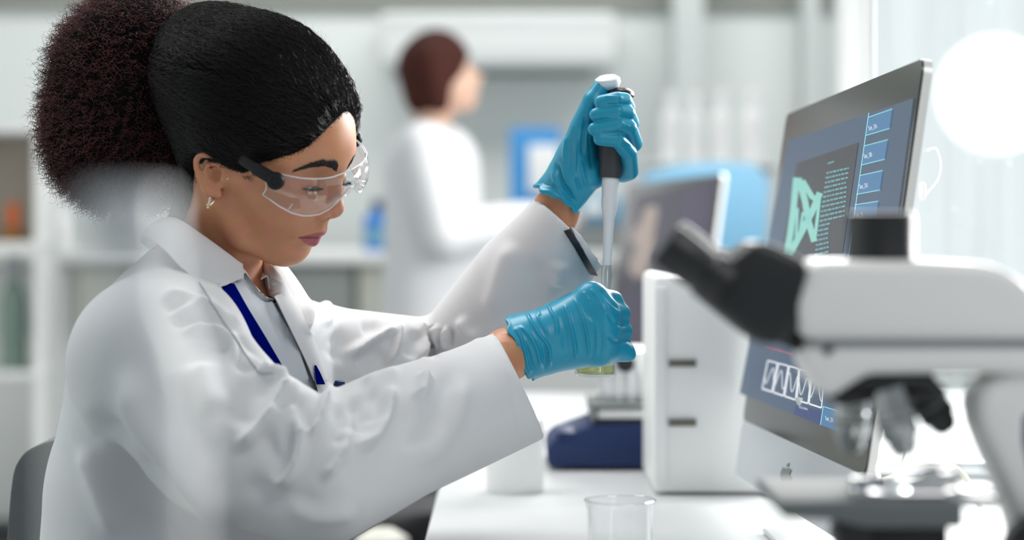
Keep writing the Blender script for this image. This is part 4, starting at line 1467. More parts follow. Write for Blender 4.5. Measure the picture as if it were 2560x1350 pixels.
COAT_STROKES = [
    # near sleeve
    ([(569, 1102), (613, 1102), (668, 1047), (698, 998), (738, 965), (760, 963)], 17, 0.0085),
    ([(585, 1075), (612, 1010), (650, 965), (690, 945)], 30, -0.0085),
    ([(678, 1037), (718, 1008), (748, 1000)], 10, -0.006),
    ([(683, 1044), (708, 1029), (743, 998)], 6, 0.0035),
    ([(652, 1040), (674, 1110), (706, 1150), (727, 1110), (735, 1050)], 19, -0.0062),
    ([(747, 1030), (748, 1127), (728, 1186), (698, 1206), (664, 1182)], 13, 0.0085),
    ([(750, 980), (767, 1035), (776, 1085)], 14, -0.0070),
    ([(764, 1094), (792, 1067), (812, 1002), (830, 978), (850, 982)], 10, 0.0090, 0.2),
    ([(842, 1003), (857, 1057), (847, 1127)], 14, -0.0065),
    ([(862, 1050), (862, 1102), (842, 1156), (797, 1205)], 12, 0.0060),
    ([(880, 985), (906, 1047), (893, 1087)], 17, -0.0080),
    ([(985, 960), (974, 1000), (961, 1047), (926, 1102), (880, 1119)], 13, 0.0085),
    ([(910, 965), (940, 948), (1000, 925)], 15, 0.0030, 0.2),
    ([(928, 968), (944, 1020), (936, 1062)], 18, -0.0055),
    ([(1066, 930), (1060, 958), (1045, 1005)], 15, 0.0065),
    ([(1030, 980), (1000, 1077), (921, 1165), (850, 1220)], 36, -0.0050),
    ([(1110, 900), (1120, 960), (1085, 1060), (1010, 1140)], 22, -0.0040),
    ([(1160, 930), (1130, 1060), (1040, 1170)], 24, 0.0035),
    ([(690, 1250), (800, 1290), (900, 1270)], 26, 0.0040),
    ([(600, 1190), (700, 1255), (820, 1262)], 26, -0.0040),
    ([(1213, 838), (1262, 930), (1290, 1030), (1300, 1120)], 4, -0.0012, 0.05),
    # shoulder and chest side
    ([(426, 805), (479, 805), (533, 826)], 8, -0.0070, 0.2),
    ([(420, 789), (499, 774), (564, 809), (598, 858)], 15, 0.0070),
    ([(450, 826), (519, 831), (569, 861), (603, 912)], 12, 0.0070),
    ([(530, 852), (589, 882), (604, 912), (650, 930)], 10, -0.0050),
    ([(400, 735), (460, 745), (520, 776)], 14, 0.0045),
    ([(400, 765), (470, 770), (520, 790)], 12, -0.0040),
    ([(484, 710), (549, 794), (599, 848), (660, 915)], 6, -0.0035),
    ([(500, 900), (515, 970), (548, 1040)], 34, 0.0070),
    ([(440, 930), (470, 1060), (560, 1180)], 36, -0.0060),
    ([(640, 925), (690, 940), (730, 958)], 10, 0.0060),
    ([(300, 900), (360, 1050), (470, 1200), (600, 1330)], 42, 0.0090),
    ([(220, 1010), (300, 1150), (400, 1350)], 36, -0.0120),
    ([(215, 1100), (260, 1250), (300, 1350)], 30, 0.0090),
    ([(330, 1120), (430, 1260), (520, 1380)], 34, -0.0090),
    # far sleeve
    ([(797, 745), (794, 784), (775, 832)], 6, -0.0070, 0.2),
    ([(776, 745), (765, 804), (752, 840)], 10, 0.0047),
    ([(800, 742), (820, 770), (815, 820)], 10, 0.0047),
    ([(856, 892), (910, 861), (969, 833), (1000, 822)], 10, 0.0070),
    ([(825, 830), (850, 862), (830, 905)], 22, -0.0056),
    ([(880, 915), (925, 893), (965, 874)], 16, -0.0066),
    ([(900, 825), (950, 815)], 14, -0.0033),
    ([(958, 920), (985, 876), (996, 830), (994, 800)], 9, 0.0060),
    ([(1024, 900), (1034, 860), (1046, 822)], 14, -0.0070),
    ([(1052, 800), (1067, 850), (1051, 905)], 8, 0.0066),
    ([(1070, 815), (1080, 860), (1084, 900)], 7, -0.0140, 0.2),
    ([(1091, 812), (1092, 845), (1088, 880)], 6, 0.0066, 0.2),
    ([(1102, 825), (1100, 880)], 5, -0.0066, 0.2),
    ([(1117, 818), (1114, 875)], 6, 0.0056, 0.2),
    ([(1127, 820), (1126, 865)], 6, -0.0047, 0.2),
    ([(1150, 790), (1170, 830), (1210, 840)], 16, 0.0047),
    ([(1362, 640), (1344, 680), (1318, 770), (1285, 835)], 28, -0.0047),
    ([(1292, 600), (1262, 660), (1238, 740), (1212, 800)], 26, 0.0040),
    ([(1400, 650), (1390, 720)], 20, 0.0037),
]

coat_V, coat_Q = build_coat()
coat_V = sculpt(coat_V, coat_Q, [(a[0], a[1] * (0.95 if a[2] > 0 else 1.2), a[2] * (2.0 if a[2] > 0 else 1.35)) + tuple(a[3:]) for a in COAT_STROKES], 3)
coat_V = relax(coat_V, coat_Q, 0.4)

# ------------------------------------------------------------------ gloved hands
def chain(g, pts, rad, k=0.004):
    g.cap([P(*p) for p in pts], rad, k)


def build_far_glove():
    h = 0.00115
    lo, hi = P(1310, 560, 2.24), P(1620, 185, 2.40)
    g = Field(np.arange(lo[0], hi[0], h), np.arange(2.255, 2.395, h), np.arange(lo[2], hi[2], h))
    w = P(1392, 500, 2.342)
    # back of the hand and palm
    for p, r in (((1486, 290, 2.345), 0.0125), ((1498, 325, 2.350), 0.0130), ((1505, 370, 2.350), 0.0130), ((1508, 415, 2.345), 0.0125)):
        g.cap([w, P(*p)], [0.019, r], 0.012)
    g.cap([P(1425, 470, 2.335), P(1470, 440, 2.325), P(1515, 425, 2.335)], [0.019, 0.0165, 0.0135], 0.012)
    g.ell(P(1436, 395, 2.328), (0.020, 0.018, 0.033), 0.014, rot=head_rot(0, 22, 0))
    # thumb over the plunger
    chain(g, [(1424, 425, 2.325), (1452, 322, 2.306), (1482, 252, 2.302)], [0.0185, 0.0130, 0.0108], 0.010)
    chain(g, [(1482, 252, 2.302), (1506, 214, 2.304)], [0.0108, 0.0090], 0.003)
    # four fingers wrapped round the handle
    R = [0.0092, 0.0090, 0.0084, 0.0078]
    for pts, k in (
        ([(1486, 290, 2.345), (1566, 270, 2.322), (1560, 252, 2.292), (1540, 249, 2.284), (1502, 255, 2.284)], 0.0022),
        ([(1498, 325, 2.350), (1576, 308, 2.322), (1568, 284, 2.290), (1545, 279, 2.282), (1490, 287, 2.283)], 0.0022),
        ([(1505, 370, 2.350), (1584, 358, 2.322), (1572, 320, 2.288), (1545, 311, 2.281), (1486, 323, 2.282)], 0.0022),
        ([(1508, 415, 2.345), (1574, 428, 2.322), (1572, 384, 2.298), (1545, 350, 2.284), (1500, 347, 2.283)], 0.0022),
    ):
        chain(g, pts, R, k) if len(pts) == 4 else chain(g, pts, [0.0105, 0.0098, 0.0090, 0.0086, 0.0074], k)
    g.cap([P(1560, 405, 2.325), P(1555, 432, 2.328)], 0.0105, 0.006)
    # cuff: open, flared
    g.cap([P(1418, 455, 2.336), P(1388, 498, 2.342), P(1360, 540, 2.347)], [0.024, 0.0265, 0.0290], 0.010)
    c = P(1388, 498, 2.342)
    n = np.array([-0.52, 0.0, -0.85])
    g.plane_cut(c, n, 0.060)
    a = P(1360, 540, 2.347) - P(1418, 455, 2.336)
    a /= np.linalg.norm(a)
    g.cap([c - a * 0.028, c + a * 0.02], [0.0215, 0.0240], 0.002, 's')
    V, Q = g.mesh(1)
    S = [
        ([(1463, 275), (1459, 338), (1456, 395)], 5, -0.0035), ([(1471, 330), (1476, 370), (1480, 430)], 4, -0.0018),
        ([(1390, 400), (1402, 450), (1427, 490), (1446, 515)], 6, -0.0045, 0.2), ([(1380, 420), (1392, 465), (1420, 505)], 5, 0.0025),
        ([(1416, 338), (1408, 400)], 4, 0.0020), ([(1441, 330), (1436, 440)], 3.5, 0.0018), ([(1428, 350), (1424, 430)], 4, -0.0016),
        ([(1450, 400), (1462, 450), (1466, 470)], 4, 0.0020), ([(1440, 440), (1452, 480)], 4, -0.0020),
        ([(1510, 262), (1570, 260)], 3, -0.0010), ([(1505, 241), (1560, 243)], 3, 0.0010), ([(1545, 330), (1560, 352), (1580, 365)], 3, 0.0012),
        ([(1495, 296), (1510, 292), (1540, 294)], 3, 0.0009), ([(1548, 300), (1560, 312), (1578, 318)], 3, 0.0012),
        ([(1540, 365), (1565, 372)], 3, 0.0012), ([(1345, 470), (1380, 480), (1420, 510)], 4, 0.0020, 0.1), ([(1350, 456), (1388, 468), (1432, 505)], 4, -0.0016, 0.1),
    ]
    return sculpt(V, Q, S, 2), Q


def build_near_glove():
    h = 0.00115
    lo, hi = P(1205, 985, 2.24), P(1612, 690, 2.28)
    g = Field(np.arange(lo[0], hi[0], h), np.arange(2.165, 2.355, h), np.arange(lo[2], hi[2], h))
    mcp = [(1478, 745, 2.238), (1505, 782, 2.230), (1510, 830, 2.230), (1500, 876, 2.236)]
    for p, r in zip(mcp, (0.0150, 0.0155, 0.0150, 0.0140)):
        g.cap([P(1330, 862, 2.238), P(*p)], [0.026, r], 0.014)
    g.cap([P(*mcp[0]), P(*mcp[1]), P(*mcp[2]), P(*mcp[3])], [0.0150, 0.0155, 0.0150, 0.0140], 0.010)
    g.cap([P(1380, 870, 2.250), P(1480, 885, 2.255)], [0.024, 0.0135], 0.014)
    F_ = [
        [(1478, 745, 2.238), (1532, 752, 2.262), (1532, 765, 2.296), (1500, 770, 2.312)],
        [(1505, 782, 2.230), (1551, 784, 2.262), (1545, 795, 2.300), (1505, 798, 2.314)],
        [(1510, 830, 2.230), (1556, 829, 2.262), (1548, 832, 2.300), (1505, 830, 2.314)],
        [(1500, 876, 2.236), (1562, 879, 2.258), (1552, 868, 2.292), (1510, 862, 2.308)],
    ]
    for pts in F_:
        chain(g, pts, [0.0128, 0.0110, 0.0095, 0.0080], 0.0075)
    g.cap([P(1545, 870, 2.246), P(1574, 888, 2.252)], [0.011, 0.0062], 0.005)
    # thumb runs along the far side of the flask
    chain(g, [(1370, 810, 2.262), (1435, 760, 2.300), (1478, 752, 2.322), (1502, 760, 2.328)], [0.0200, 0.0130, 0.0105, 0.0085], 0.008)
    # cuff
    g.cap([P(1345, 855, 2.238), P(1300, 870, 2.232), P(1215, 896, 2.220)], [0.0300, 0.0340, 0.0360], 0.012)
    c = P(1299, 868, 2.231)
    n = np.array([-0.93, 0.12, -0.36])
    g.plane_cut(c, n, 0.075)
    g.cap([P(1335, 858, 2.237), P(1205, 899, 2.219)], [0.0225, 0.0300], 0.002, 's')
    V, Q = g.mesh(1)
    S = [
        ([(1433, 742), (1451, 776), (1464, 822), (1471, 869), (1473, 904)], 3.2, 0.0022, 0.15),
        ([(1409, 756), (1422, 791), (1431, 831), (1438, 871), (1440, 906)], 3.2, 0.0022, 0.15),
        ([(1367, 751), (1378, 780), (1391, 804), (1393, 845)], 3.2, 0.0020),
        ([(1313, 776), (1327, 804), (1347, 836), (1371, 869), (1376, 922)], 3.6, 0.0026, 0.15),
        ([(1336, 780), (1360, 818), (1373, 842)], 3.0, 0.0018), ([(1344, 775), (1350, 790)], 3, 0.0012),
        ([(1296, 812), (1324, 840), (1342, 876), (1353, 922)], 4.0, 0.0028, 0.15),
        ([(1306, 850), (1322, 885), (1334, 930)], 5.0, -0.0022), ([(1356, 860), (1364, 900), (1362, 930)], 4.0, -0.0020),
        ([(1290, 815), (1302, 850), (1314, 890), (1328, 935)], 4.0, 0.0030, 0.1),
        ([(1489, 800), (1493, 848), (1491, 893)], 3.0, 0.0016), ([(1508, 826), (1511, 860), (1504, 890)], 3.0, 0.0012),
        ([(1475, 720), (1500, 750), (1505, 770)], 3.5, 0.0014), ([(1458, 728), (1472, 752)], 3, 0.0012),
        ([(1500, 720), (1526, 752), (1556, 778)], 5, -0.0016, 0.2), ([(1516, 780), (1536, 806), (1570, 816)], 5, -0.0016, 0.2),
        ([(1518, 838), (1540, 856), (1572, 852)], 5, -0.0016, 0.2), ([(1508, 742), (1536, 800), (1560, 850)], 3, 0.0012),
        ([(1400, 770), (1412, 830), (1416, 890)], 9, -0.0012), ([(1445, 800), (1454, 850), (1456, 895)], 9, -0.0010),
        ([(1470, 800), (1510, 770)], 14, -0.0014),
    ]
    return sculpt(V, Q, S, 2), Q


fg_V, fg_Q = build_far_glove()
ng_V, ng_Q = build_near_glove()


def ruffle_rim(c, n, V, amp, seed):
    """the free edge of a thin glove curls and wavers"""
    n = np.asarray(n) / np.linalg.norm(n)
    d = (V - c) @ n
    r = V - c - d[:, None] * n
    rl = np.linalg.norm(r, axis=1)
    e1 = np.cross(n, (0, 1, 0.2))
    e1 /= np.linalg.norm(e1)
    e2 = np.cross(n, e1)
    a = np.arctan2(r @ e2, r @ e1)
    wgt = np.clip((d + 0.016) / 0.016, 0, 1) ** 2 * (rl < 0.07) * (d > -0.016) * (d < 0.006)
    rg = np.random.default_rng(seed)
    wav = sum(rg.uniform(0.4, 1) * np.sin(k * a + rg.uniform(0, 6.3)) for k in (3, 5, 8, 11)) * amp
    rim = np.exp(-((d + 0.001) / 0.0022) ** 2) * 0.0011
    V = V + n * (wgt * wav)[:, None] * 1.3
    return V + (r / (rl[:, None] + 1e-9)) * ((wgt * wav * 0.6 + rim * (rl < 0.07)))[:, None]


fg_V = ruffle_rim(P(1388, 498, 2.342), (-0.52, 0, -0.85), fg_V, 0.0012, 3)
ng_V = ruffle_rim(P(1299, 868, 2.231), (-0.93, 0.12, -0.36), ng_V, 0.0013, 5)

# ------------------------------------------------------------------ skin, eyes, brows
def skin_material():
    m = mat('skin', (0.42, 0.20, 0.115), 0.46)
    N, L, b = nodes(m)
    at = N.new('ShaderNodeAttribute')
    at.attribute_name = 'pigment'
    tc = N.new('ShaderNodeTexCoord')
    nz = N.new('ShaderNodeTexNoise')
    nz.inputs['Scale'].default_value = 60
    nz.inputs['Detail'].default_value = 5
    L.new(tc.outputs['Object'], nz.inputs['Vector'])
    mx = N.new('ShaderNodeMix')
    mx.data_type = 'RGBA'
    mx.blend_type = 'OVERLAY'
    mx.inputs['Factor'].default_value = 0.18
    L.new(at.outputs['Color'], mx.inputs['A'])
    L.new(nz.outputs['Color'], mx.inputs['B'])
    L.new(mx.outputs['Result'], b.inputs['Base Color'])
    b.inputs['Subsurface Weight'].default_value = 0.25
    b.inputs['Subsurface Radius'].default_value = (1.0, 0.35, 0.2)
    b.inputs['Subsurface Scale'].default_value = 0.006
    pr = N.new('ShaderNodeTexNoise')
    pr.inputs['Scale'].default_value = 900
    L.new(tc.outputs['Object'], pr.inputs['Vector'])
    bp = N.new('ShaderNodeBump')
    bp.inputs['Strength'].default_value = 0.12
    bp.inputs['Distance'].default_value = 0.0006
    L.new(pr.outputs['Fac'], bp.inputs['Height'])
    L.new(bp.outputs['Normal'], b.inputs['Normal'])
    return m


woman = thing('person', (-0.3, 2.24, 0.0), 'person in a white lab coat, goggles and blue gloves holding a pipette over a flask', 'person')
body_me = mesh_np('body', body_V, body_Q)
loc = (body_V - HO) @ HR                       # head-local coordinates of every skin vertex
base = np.array([0.56, 0.255, 0.135])
colr = np.tile(base, (len(loc), 1))


def stain(c, r, col, amt):
    global colr
    w = np.exp(-(((loc - c) / r) ** 2).sum(1)) * amt
    colr = colr * (1 - w[:, None]) + np.array(col) * w[:, None]


for s_ in (-1, 1):
    stain((0.062, s_ * 0.040, -0.012), (0.03, 0.022, 0.022), (0.60, 0.26, 0.16), 0.5)      # cheeks
    stain((0.074, s_ * 0.031, 0.020), (0.02, 0.018, 0.010), (0.42, 0.17, 0.11), 0.5)       # lids
    stain((0.066, s_ * 0.0265, -0.046), (0.006, 0.005, 0.004), (0.38, 0.15, 0.10), 0.5)
stain((0.094, 0, -0.012), (0.010, 0.014, 0.010), (0.60, 0.26, 0.16), 0.4)
# lips: a band either side of the mouth line
zl_ = -0.0435
yl = np.abs(loc[:, 1])
mid = zl_ - 0.0014 - 0.0010 * (yl / 0.023) ** 2
up = np.interp(yl, [0, 0.004, 0.010, 0.018, 0.0235], [0.0062, 0.0078, 0.0068, 0.0040, 0.0006])
dn = np.interp(yl, [0, 0.008, 0.016, 0.0235], [0.0098, 0.0092, 0.0062, 0.0004])
inl = (loc[:, 0] > 0.060) & (yl < 0.025)
q = np.where(loc[:, 2] > mid, (loc[:, 2] - mid) / up, (mid - loc[:, 2]) / dn)
wl = np.clip((1.12 - q) / 0.24, 0, 1) * inl
lipc = np.array([0.38, 0.080, 0.105])
colr = colr * (1 - wl[:, None] * 0.92) + lipc * wl[:, None] * 0.92
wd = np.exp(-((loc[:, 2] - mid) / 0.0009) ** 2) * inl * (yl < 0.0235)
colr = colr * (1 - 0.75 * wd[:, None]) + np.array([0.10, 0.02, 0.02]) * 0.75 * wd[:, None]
ca = body_me.color_attributes.new('pigment', 'FLOAT_COLOR', 'POINT')
ca.data.foreach_set('color', np.concatenate([colr, np.ones((len(loc), 1))], 1).astype(np.float32).ravel())
link('body', body_me, skin_material(), woman)

M['sclera'] = mat('eye_white', (0.75, 0.72, 0.70), 0.15)
M['iris'] = mat('iris_brown', (0.035, 0.018, 0.012), 0.12)
M['brow'] = mat('brow_hair', (0.016, 0.010, 0.010), 0.5)
for s_ in (-1, 1):
    e = hw(0.0690, s_ * 0.0305, 0.0120)
    eb = lathe('eyeball', [(0.0, -0.0124)] + [(0.0124 * math.sin(a), -0.0124 * math.cos(a)) for a in np.linspace(0.25, 2.65, 12)] + [(0.0, 0.0124)],
               M['sclera'], woman, n=28, base=e, axis=HR @ np.array([0.90, 0, -0.43]))
    lathe('iris', [(0.0, 0.0131)] + [(r_, math.sqrt(0.0130 ** 2 - r_ * r_)) for r_ in (0.002, 0.004, 0.0058)], M['iris'], eb, n=24,
          base=e, axis=HR @ np.array([0.90, -s_ * 0.02, -0.43]), cap=False)


def hair_tubes(name, S, rad, mat_, parent, sides=3, taper=0.35):
    """S: (count, points, 3) strands -> one mesh of thin tapering tubes"""
    n, k, _ = S.shape
    T = np.gradient(S, axis=1)
    T /= np.linalg.norm(T, axis=2, keepdims=True) + 1e-12
    ref = np.where(np.abs(T[..., 2:3]) > 0.9, np.array([1.0, 0, 0]), np.array([0, 0, 1.0]))
    U = np.cross(T, ref)
    U /= np.linalg.norm(U, axis=2, keepdims=True) + 1e-12
    W = np.cross(T, U)
    rad = np.broadcast_to(np.asarray(rad, float).reshape(-1, 1), (n, k)) * np.linspace(1, taper, k)[None, :]
    a = np.arange(sides) * 2 * np.pi / sides
    Vv = S[:, :, None, :] + rad[:, :, None, None] * (np.cos(a)[None, None, :, None] * U[:, :, None, :] + np.sin(a)[None, None, :, None] * W[:, :, None, :])
    idx = np.arange(n * k * sides).reshape(n, k, sides)
    q = np.stack([idx[:, :-1], np.roll(idx, -1, 2)[:, :-1], np.roll(idx, -1, 2)[:, 1:], idx[:, 1:]], -1).reshape(-1, 4)
    return link(name, mesh_np(name, Vv.reshape(-1, 3), q), mat_, parent)


BT = BVHTree.FromPolygons([Vector(v) for v in body_V], body_Q.tolist())


def on_skin(p, off=0.0):
    h = BT.find_nearest(Vector(p))
    return np.array(h[0] + h[1] * off)


for s_ in (-1, 1):                                   # eyebrows and lashes
    cb = spline([(0.094, s_ * 0.0115, 0.0310), (0.092, s_ * 0.020, 0.0345), (0.086, s_ * 0.032, 0.0370), (0.078, s_ * 0.042, 0.0350), (0.068, s_ * 0.0510, 0.0290)], 60)
    st = []
    for i in range(520):
        t = RNG.uniform(0, 1)
        j = int(t * 58)
        c, d = cb[j], cb[j + 1] - cb[j]
        d = d / np.linalg.norm(d)
        wid = np.interp(t, [0, 0.15, 0.6, 1], [0.0030, 0.0040, 0.0031, 0.0008])
        c = c + np.array([0, 0, RNG.uniform(-wid, wid)])
        dr = d + np.array([0, 0, np.interp(t, [0, 0.3, 1], [0.9, 0.35, -0.15]) + RNG.normal(0, 0.12)])
        L_ = RNG.uniform(0.004, 0.0075)
        st.append([on_skin(hw(*(c + dr * L_ * u)), 0.0002 + 0.0006 * math.sin(u * 3.1)) for u in np.linspace(0, 1, 5)])
    hair_tubes('eyebrow', np.array(st), 0.00024, M['brow'], woman)
    st = []
    for i in range(90):
        t = RNG.uniform(0, 1)
        yy = np.interp(t, [0, 1], [-0.0105, 0.0135])
        r0 = np.array([0.0690 + math.sqrt(max(0.0142 ** 2 - yy * yy - 0.001 ** 2, 1e-6)), s_ * (0.0305 + yy), 0.0120 - 0.0010 - 0.0012 * abs(yy) / 0.012])
        dr = np.array([0.8, s_ * (yy * 45), -0.62])
        dr /= np.linalg.norm(dr)
        L_ = RNG.uniform(0.006, 0.009)
        st.append([hw(*(r0 + dr * L_ * u + np.array([0, 0, 0.0042 * u * u]))) for u in np.linspace(0, 1, 6)])
    hair_tubes('eyelashes', np.array(st), 0.00022, M['brow'], woman)

# ------------------------------------------------------------------ hair
HAIRLINE = np.array([(1010, 190), (925, 232), (884, 260), (862, 276), (838, 300), (805, 332), (770, 362), (735, 382), (690, 394), (655, 402), (632, 418),
                     (622, 438), (606, 432), (592, 414), (562, 404), (530, 402), (503, 404), (488, 420), (482, 460), (474, 510), (462, 550), (452, 620)], float)
HAIRPOLY = np.vstack([HAIRLINE, [(200, 640), (200, -400), (1010, -400)]])


def hair_depth(local):
    """signed distance (metres) inside the hairline, near side mirrored to the far side"""
    l = local.copy()
    l[:, 1] = -np.abs(l[:, 1])
    px = project(l @ HR.T + HO)
    d, _ = seg_dist(px, HAIRLINE)
    return np.where(in_poly(px, HAIRPOLY), d, -d) / 2424.0


def build_hair_cap():
    h = 0.0025
    g = Field(np.arange(-0.17, 0.118, h), np.arange(-0.115, 0.115, h), np.arange(-0.09, 0.178, h))
    g.ell((-0.007, 0, 0.046), (0.094, 0.071, 0.086), 0.02)
    g.ell((0.028, 0, 0.000), (0.058, 0.056, 0.068), 0.03)
    g.ell((0.046, 0, 0.068), (0.036, 0.045, 0.034), 0.02)
    for s in (-1, 1):
        g.cap([(0.0735, s * 0.012, 0.047), (0.068, s * 0.034, 0.044), (0.054, s * 0.050, 0.036)], [0.012, 0.011, 0.009], 0.022)
    g.cap([(-0.030, 0, -0.030), HR.T @ (J['neck'] - HO)], [0.044, 0.048], 0.02)
    X, Y, Z = np.meshgrid(*g.ax, indexing='ij')
    pts = np.stack([X.ravel(), Y.ravel(), Z.ravel()], 1).astype(float)
    near = np.abs(g.f.ravel()) < 0.059
    hd = np.full(len(pts), -0.05)
    hd[near] = hair_depth(pts[near])
    back = np.clip((0.070 - pts[:, 0]) / 0.15, 0, 1)
    hi = np.clip((pts[:, 2] + 0.01) / 0.11, 0.10, 1)
    tmax = 0.008 + 0.029 * back ** 0.8 * hi * hi
    tmax *= np.clip((pts[:, 2] + 0.10) / 0.12, 0.25, 1)
    t = np.where(hd > 0, np.minimum(0.0012 + 0.50 * hd, tmax), np.maximum(hd * 1.5, -0.02) + 0.0012)
    g.f = (g.f.ravel() - t).reshape(g.f.shape).astype(np.float32)
    # the gathered part behind, towards the tie
    g.ell((-0.094, 0, 0.085), (0.045, 0.058, 0.062), 0.03)
    for s in (-1, 1):
        g.ell((-0.010, s * 0.068, 0.029), (0.036, 0.0175, 0.0175), 0.012, rot=head_rot(0, 12, 0))
    V, Q = g.mesh(2)
    return V, Q


M['hair'] = mat('dark_hair', (0.0050, 0.0038, 0.0045), 0.40)
M['scalp'] = mat('hair_mass', (0.003, 0.0025, 0.003), 0.95)
M['scalp'].node_tree.nodes['Principled BSDF'].inputs['Specular IOR Level'].default_value = 0.1
M['hair'].node_tree.nodes['Principled BSDF'].inputs['Specular IOR Level'].default_value = 0.32
M['curl'] = mat('dark_maroon_curls', (0.028, 0.010, 0.011), 0.45)
noise_col(M['curl'], (0.022, 0.008, 0.009), (0.17, 0.036, 0.038), 16, 3)

cap_V, cap_Q = build_hair_cap()
cap_W = cap_V @ HR.T + HO
hair = link('hair', mesh_np('hair', cap_W, cap_Q), M['scalp'], woman)
CT = BVHTree.FromPolygons([Vector(v) for v in cap_W], cap_Q.tolist())
TIE = hw(-0.128, 0, 0.085)


def combed():
    N = normals(cap_V, cap_Q)
    hd = hair_depth(cap_V)
    ok = np.nonzero((hd > -0.0012) & (cap_V[:, 0] > -0.115))[0]
    pr = np.where(hd[ok] < 0.010, 3.6, 1.0)
    src = RNG.choice(ok, 8000, p=pr / pr.sum())
    S = np.zeros((len(src), 17, 3))
    ph = RNG.uniform(0, 6.28, len(src))
    for i, v in enumerate(src):
        p = Vector(cap_W[v]) + Vector(RNG.normal(0, 0.0014, 3))
        if hd[v] < 0.008 and RNG.random() < 0.6:      # fine hair in front of the hairline
            p += (p - Vector(TIE)).normalized() * RNG.uniform(0.0, 0.005)
        fr = RNG.uniform(0.0036, 0.0056)
        up = 0.0002 + abs(RNG.normal(0, 0.0010))
        am = RNG.uniform(0.0008, 0.0022)
        for k in range(17):
            q = CT.find_nearest(p)
            n = q[1]
            d = Vector(TIE) - q[0]
            d = d - n * d.dot(n)
            d = d.normalized() if d.length > 1e-6 else n.orthogonal()
            s = n.cross(d)
            S[i, k] = q[0] + n * (up * (0.35 if k == 0 else 1)) + s * (am * math.sin(ph[i] + k * 1.9)) + n * (am * 0.4 * math.cos(ph[i] + k * 1.9))
            p = q[0] + d * fr
    return S


hair_tubes('combed_strands', combed(), RNG.uniform(0.00017, 0.00032, 8000), M['hair'], hair)


def fine_hair(n, ahead, length, up0, up1, k=9, wave=0.0006):
    hd = hair_depth(cap_V)
    ok = np.nonzero((hd > -0.001) & (hd < 0.004) & (cap_V[:, 2] > -0.02))[0] if ahead else np.nonzero((hd > 0.012) & (cap_V[:, 0] > -0.11))[0]
    src = RNG.choice(ok, n)
    S = np.zeros((n, k, 3))
    for i, v in enumerate(src):
        p = Vector(cap_W[v]) + Vector(RNG.normal(0, 0.0012, 3))
        d0 = (p - Vector(TIE)).normalized()
        if ahead:
            p = p + d0 * RNG.uniform(0.0, 0.009)
        L = RNG.uniform(0.6, 1.0) * length
        ph, sd = RNG.uniform(0, 6.3), Vector(RNG.normal(0, 1, 3))
        lift = RNG.uniform(0.5, 1.0) * up1
        for j in range(k):
            t = j / (k - 1)
            q = BT.find_nearest(p) if ahead else CT.find_nearest(p)
            c = CT.find_nearest(p)
            base_ = q[0] + q[1] * up0
            if ahead and (c[0] - p).length < 0.004:
                base_ = c[0] + c[1] * up0
            n_ = q[1]
            S[i, j] = base_ + n_ * (lift * t * t) + n_.cross(sd).normalized() * (wave * math.sin(ph + j * 1.6))
            d = Vector(TIE) - q[0]
            d = d - n_ * d.dot(n_)
            p = q[0] + d.normalized() * (L / k)
    return S


hair_tubes('baby_hair', fine_hair(1300, True, 0.016, 0.0003, 0.0015), RNG.uniform(0.00009, 0.00018, 1300), M['hair'], hair)
hair_tubes('flyaway_strands', fine_hair(900, False, 0.022, 0.0005, 0.009, 10, 0.0011), RNG.uniform(0.00008, 0.00014, 900), M['hair'], hair)

# curly puff gathered behind the head
def build_puff():
    c = P(285, 255, 2.285)
    h = 0.004
    g = Field(np.arange(c[0] - 0.14, c[0] + 0.13, h), np.arange(c[1] - 0.14, c[1] + 0.14, h), np.arange(c[2] - 0.15, c[2] + 0.16, h))
    for px, py, d, r in ((325, 170, 2.285, 0.066), (330, 100, 2.285, 0.052), (400, 120, 2.275, 0.048), (268, 190, 2.29, 0.058), (215, 295, 2.29, 0.042), (250, 340, 2.285, 0.052),
                         (310, 330, 2.28, 0.066), (380, 260, 2.275, 0.066), (410, 380, 2.27, 0.050), (245, 405, 2.285, 0.038), (330, 410, 2.28, 0.046)):
        g.ell(P(px, py, d), (r, r * 1.25, r), 0.03)
    return g.mesh(2)


pf_V, pf_Q = build_puff()
puff = link('hair_puff', mesh_np('hair_puff', pf_V, pf_Q), M['scalp'], woman)


def curls(n, k, lo, hi, out):
    N = normals(pf_V, pf_Q)
    src = RNG.integers(0, len(pf_V), n)
    c0 = pf_V.mean(0)
    P0 = pf_V[src] - N[src] * RNG.uniform(0.0, 0.006, (n, 1))
    D = N[src] * 0.55 + (pf_V[src] - TIE) / 0.14 + RNG.normal(0, 0.42, (n, 3)) + np.array([-0.1, 0, -0.25])
    D /= np.linalg.norm(D, axis=1, keepdims=True)
    A = np.cross(D, RNG.normal(0, 1, (n, 3)))
    A /= np.linalg.norm(A, axis=1, keepdims=True)
    B = np.cross(D, A)
    L = RNG.uniform(lo, hi, (n, 1))
    R = RNG.uniform(0.0014, 0.0034, (n, 1))
    W = RNG.uniform(9, 17, (n, 1)) * RNG.choice([-1, 1], (n, 1))
    t = np.linspace(0, 1, k)[None, :]
    ph = RNG.uniform(0, 6.28, (n, 1))
    hx = (R * (0.4 + 0.6 * t) * np.cos(W * t + ph))[..., None] * A[:, None] + (R * (0.4 + 0.6 * t) * np.sin(W * t + ph))[..., None] * B[:, None]
    return P0[:, None] + D[:, None] * (L * t)[..., None] * out + hx


hair_tubes('curls', curls(11500, 14, 0.008, 0.021, 1.0), RNG.uniform(0.00024, 0.00045, 11500), M['curl'], puff)
hair_tubes('stray_curls', curls(600, 20, 0.020, 0.032, 1.0), RNG.uniform(0.00013, 0.00022, 600), M['curl'], puff)

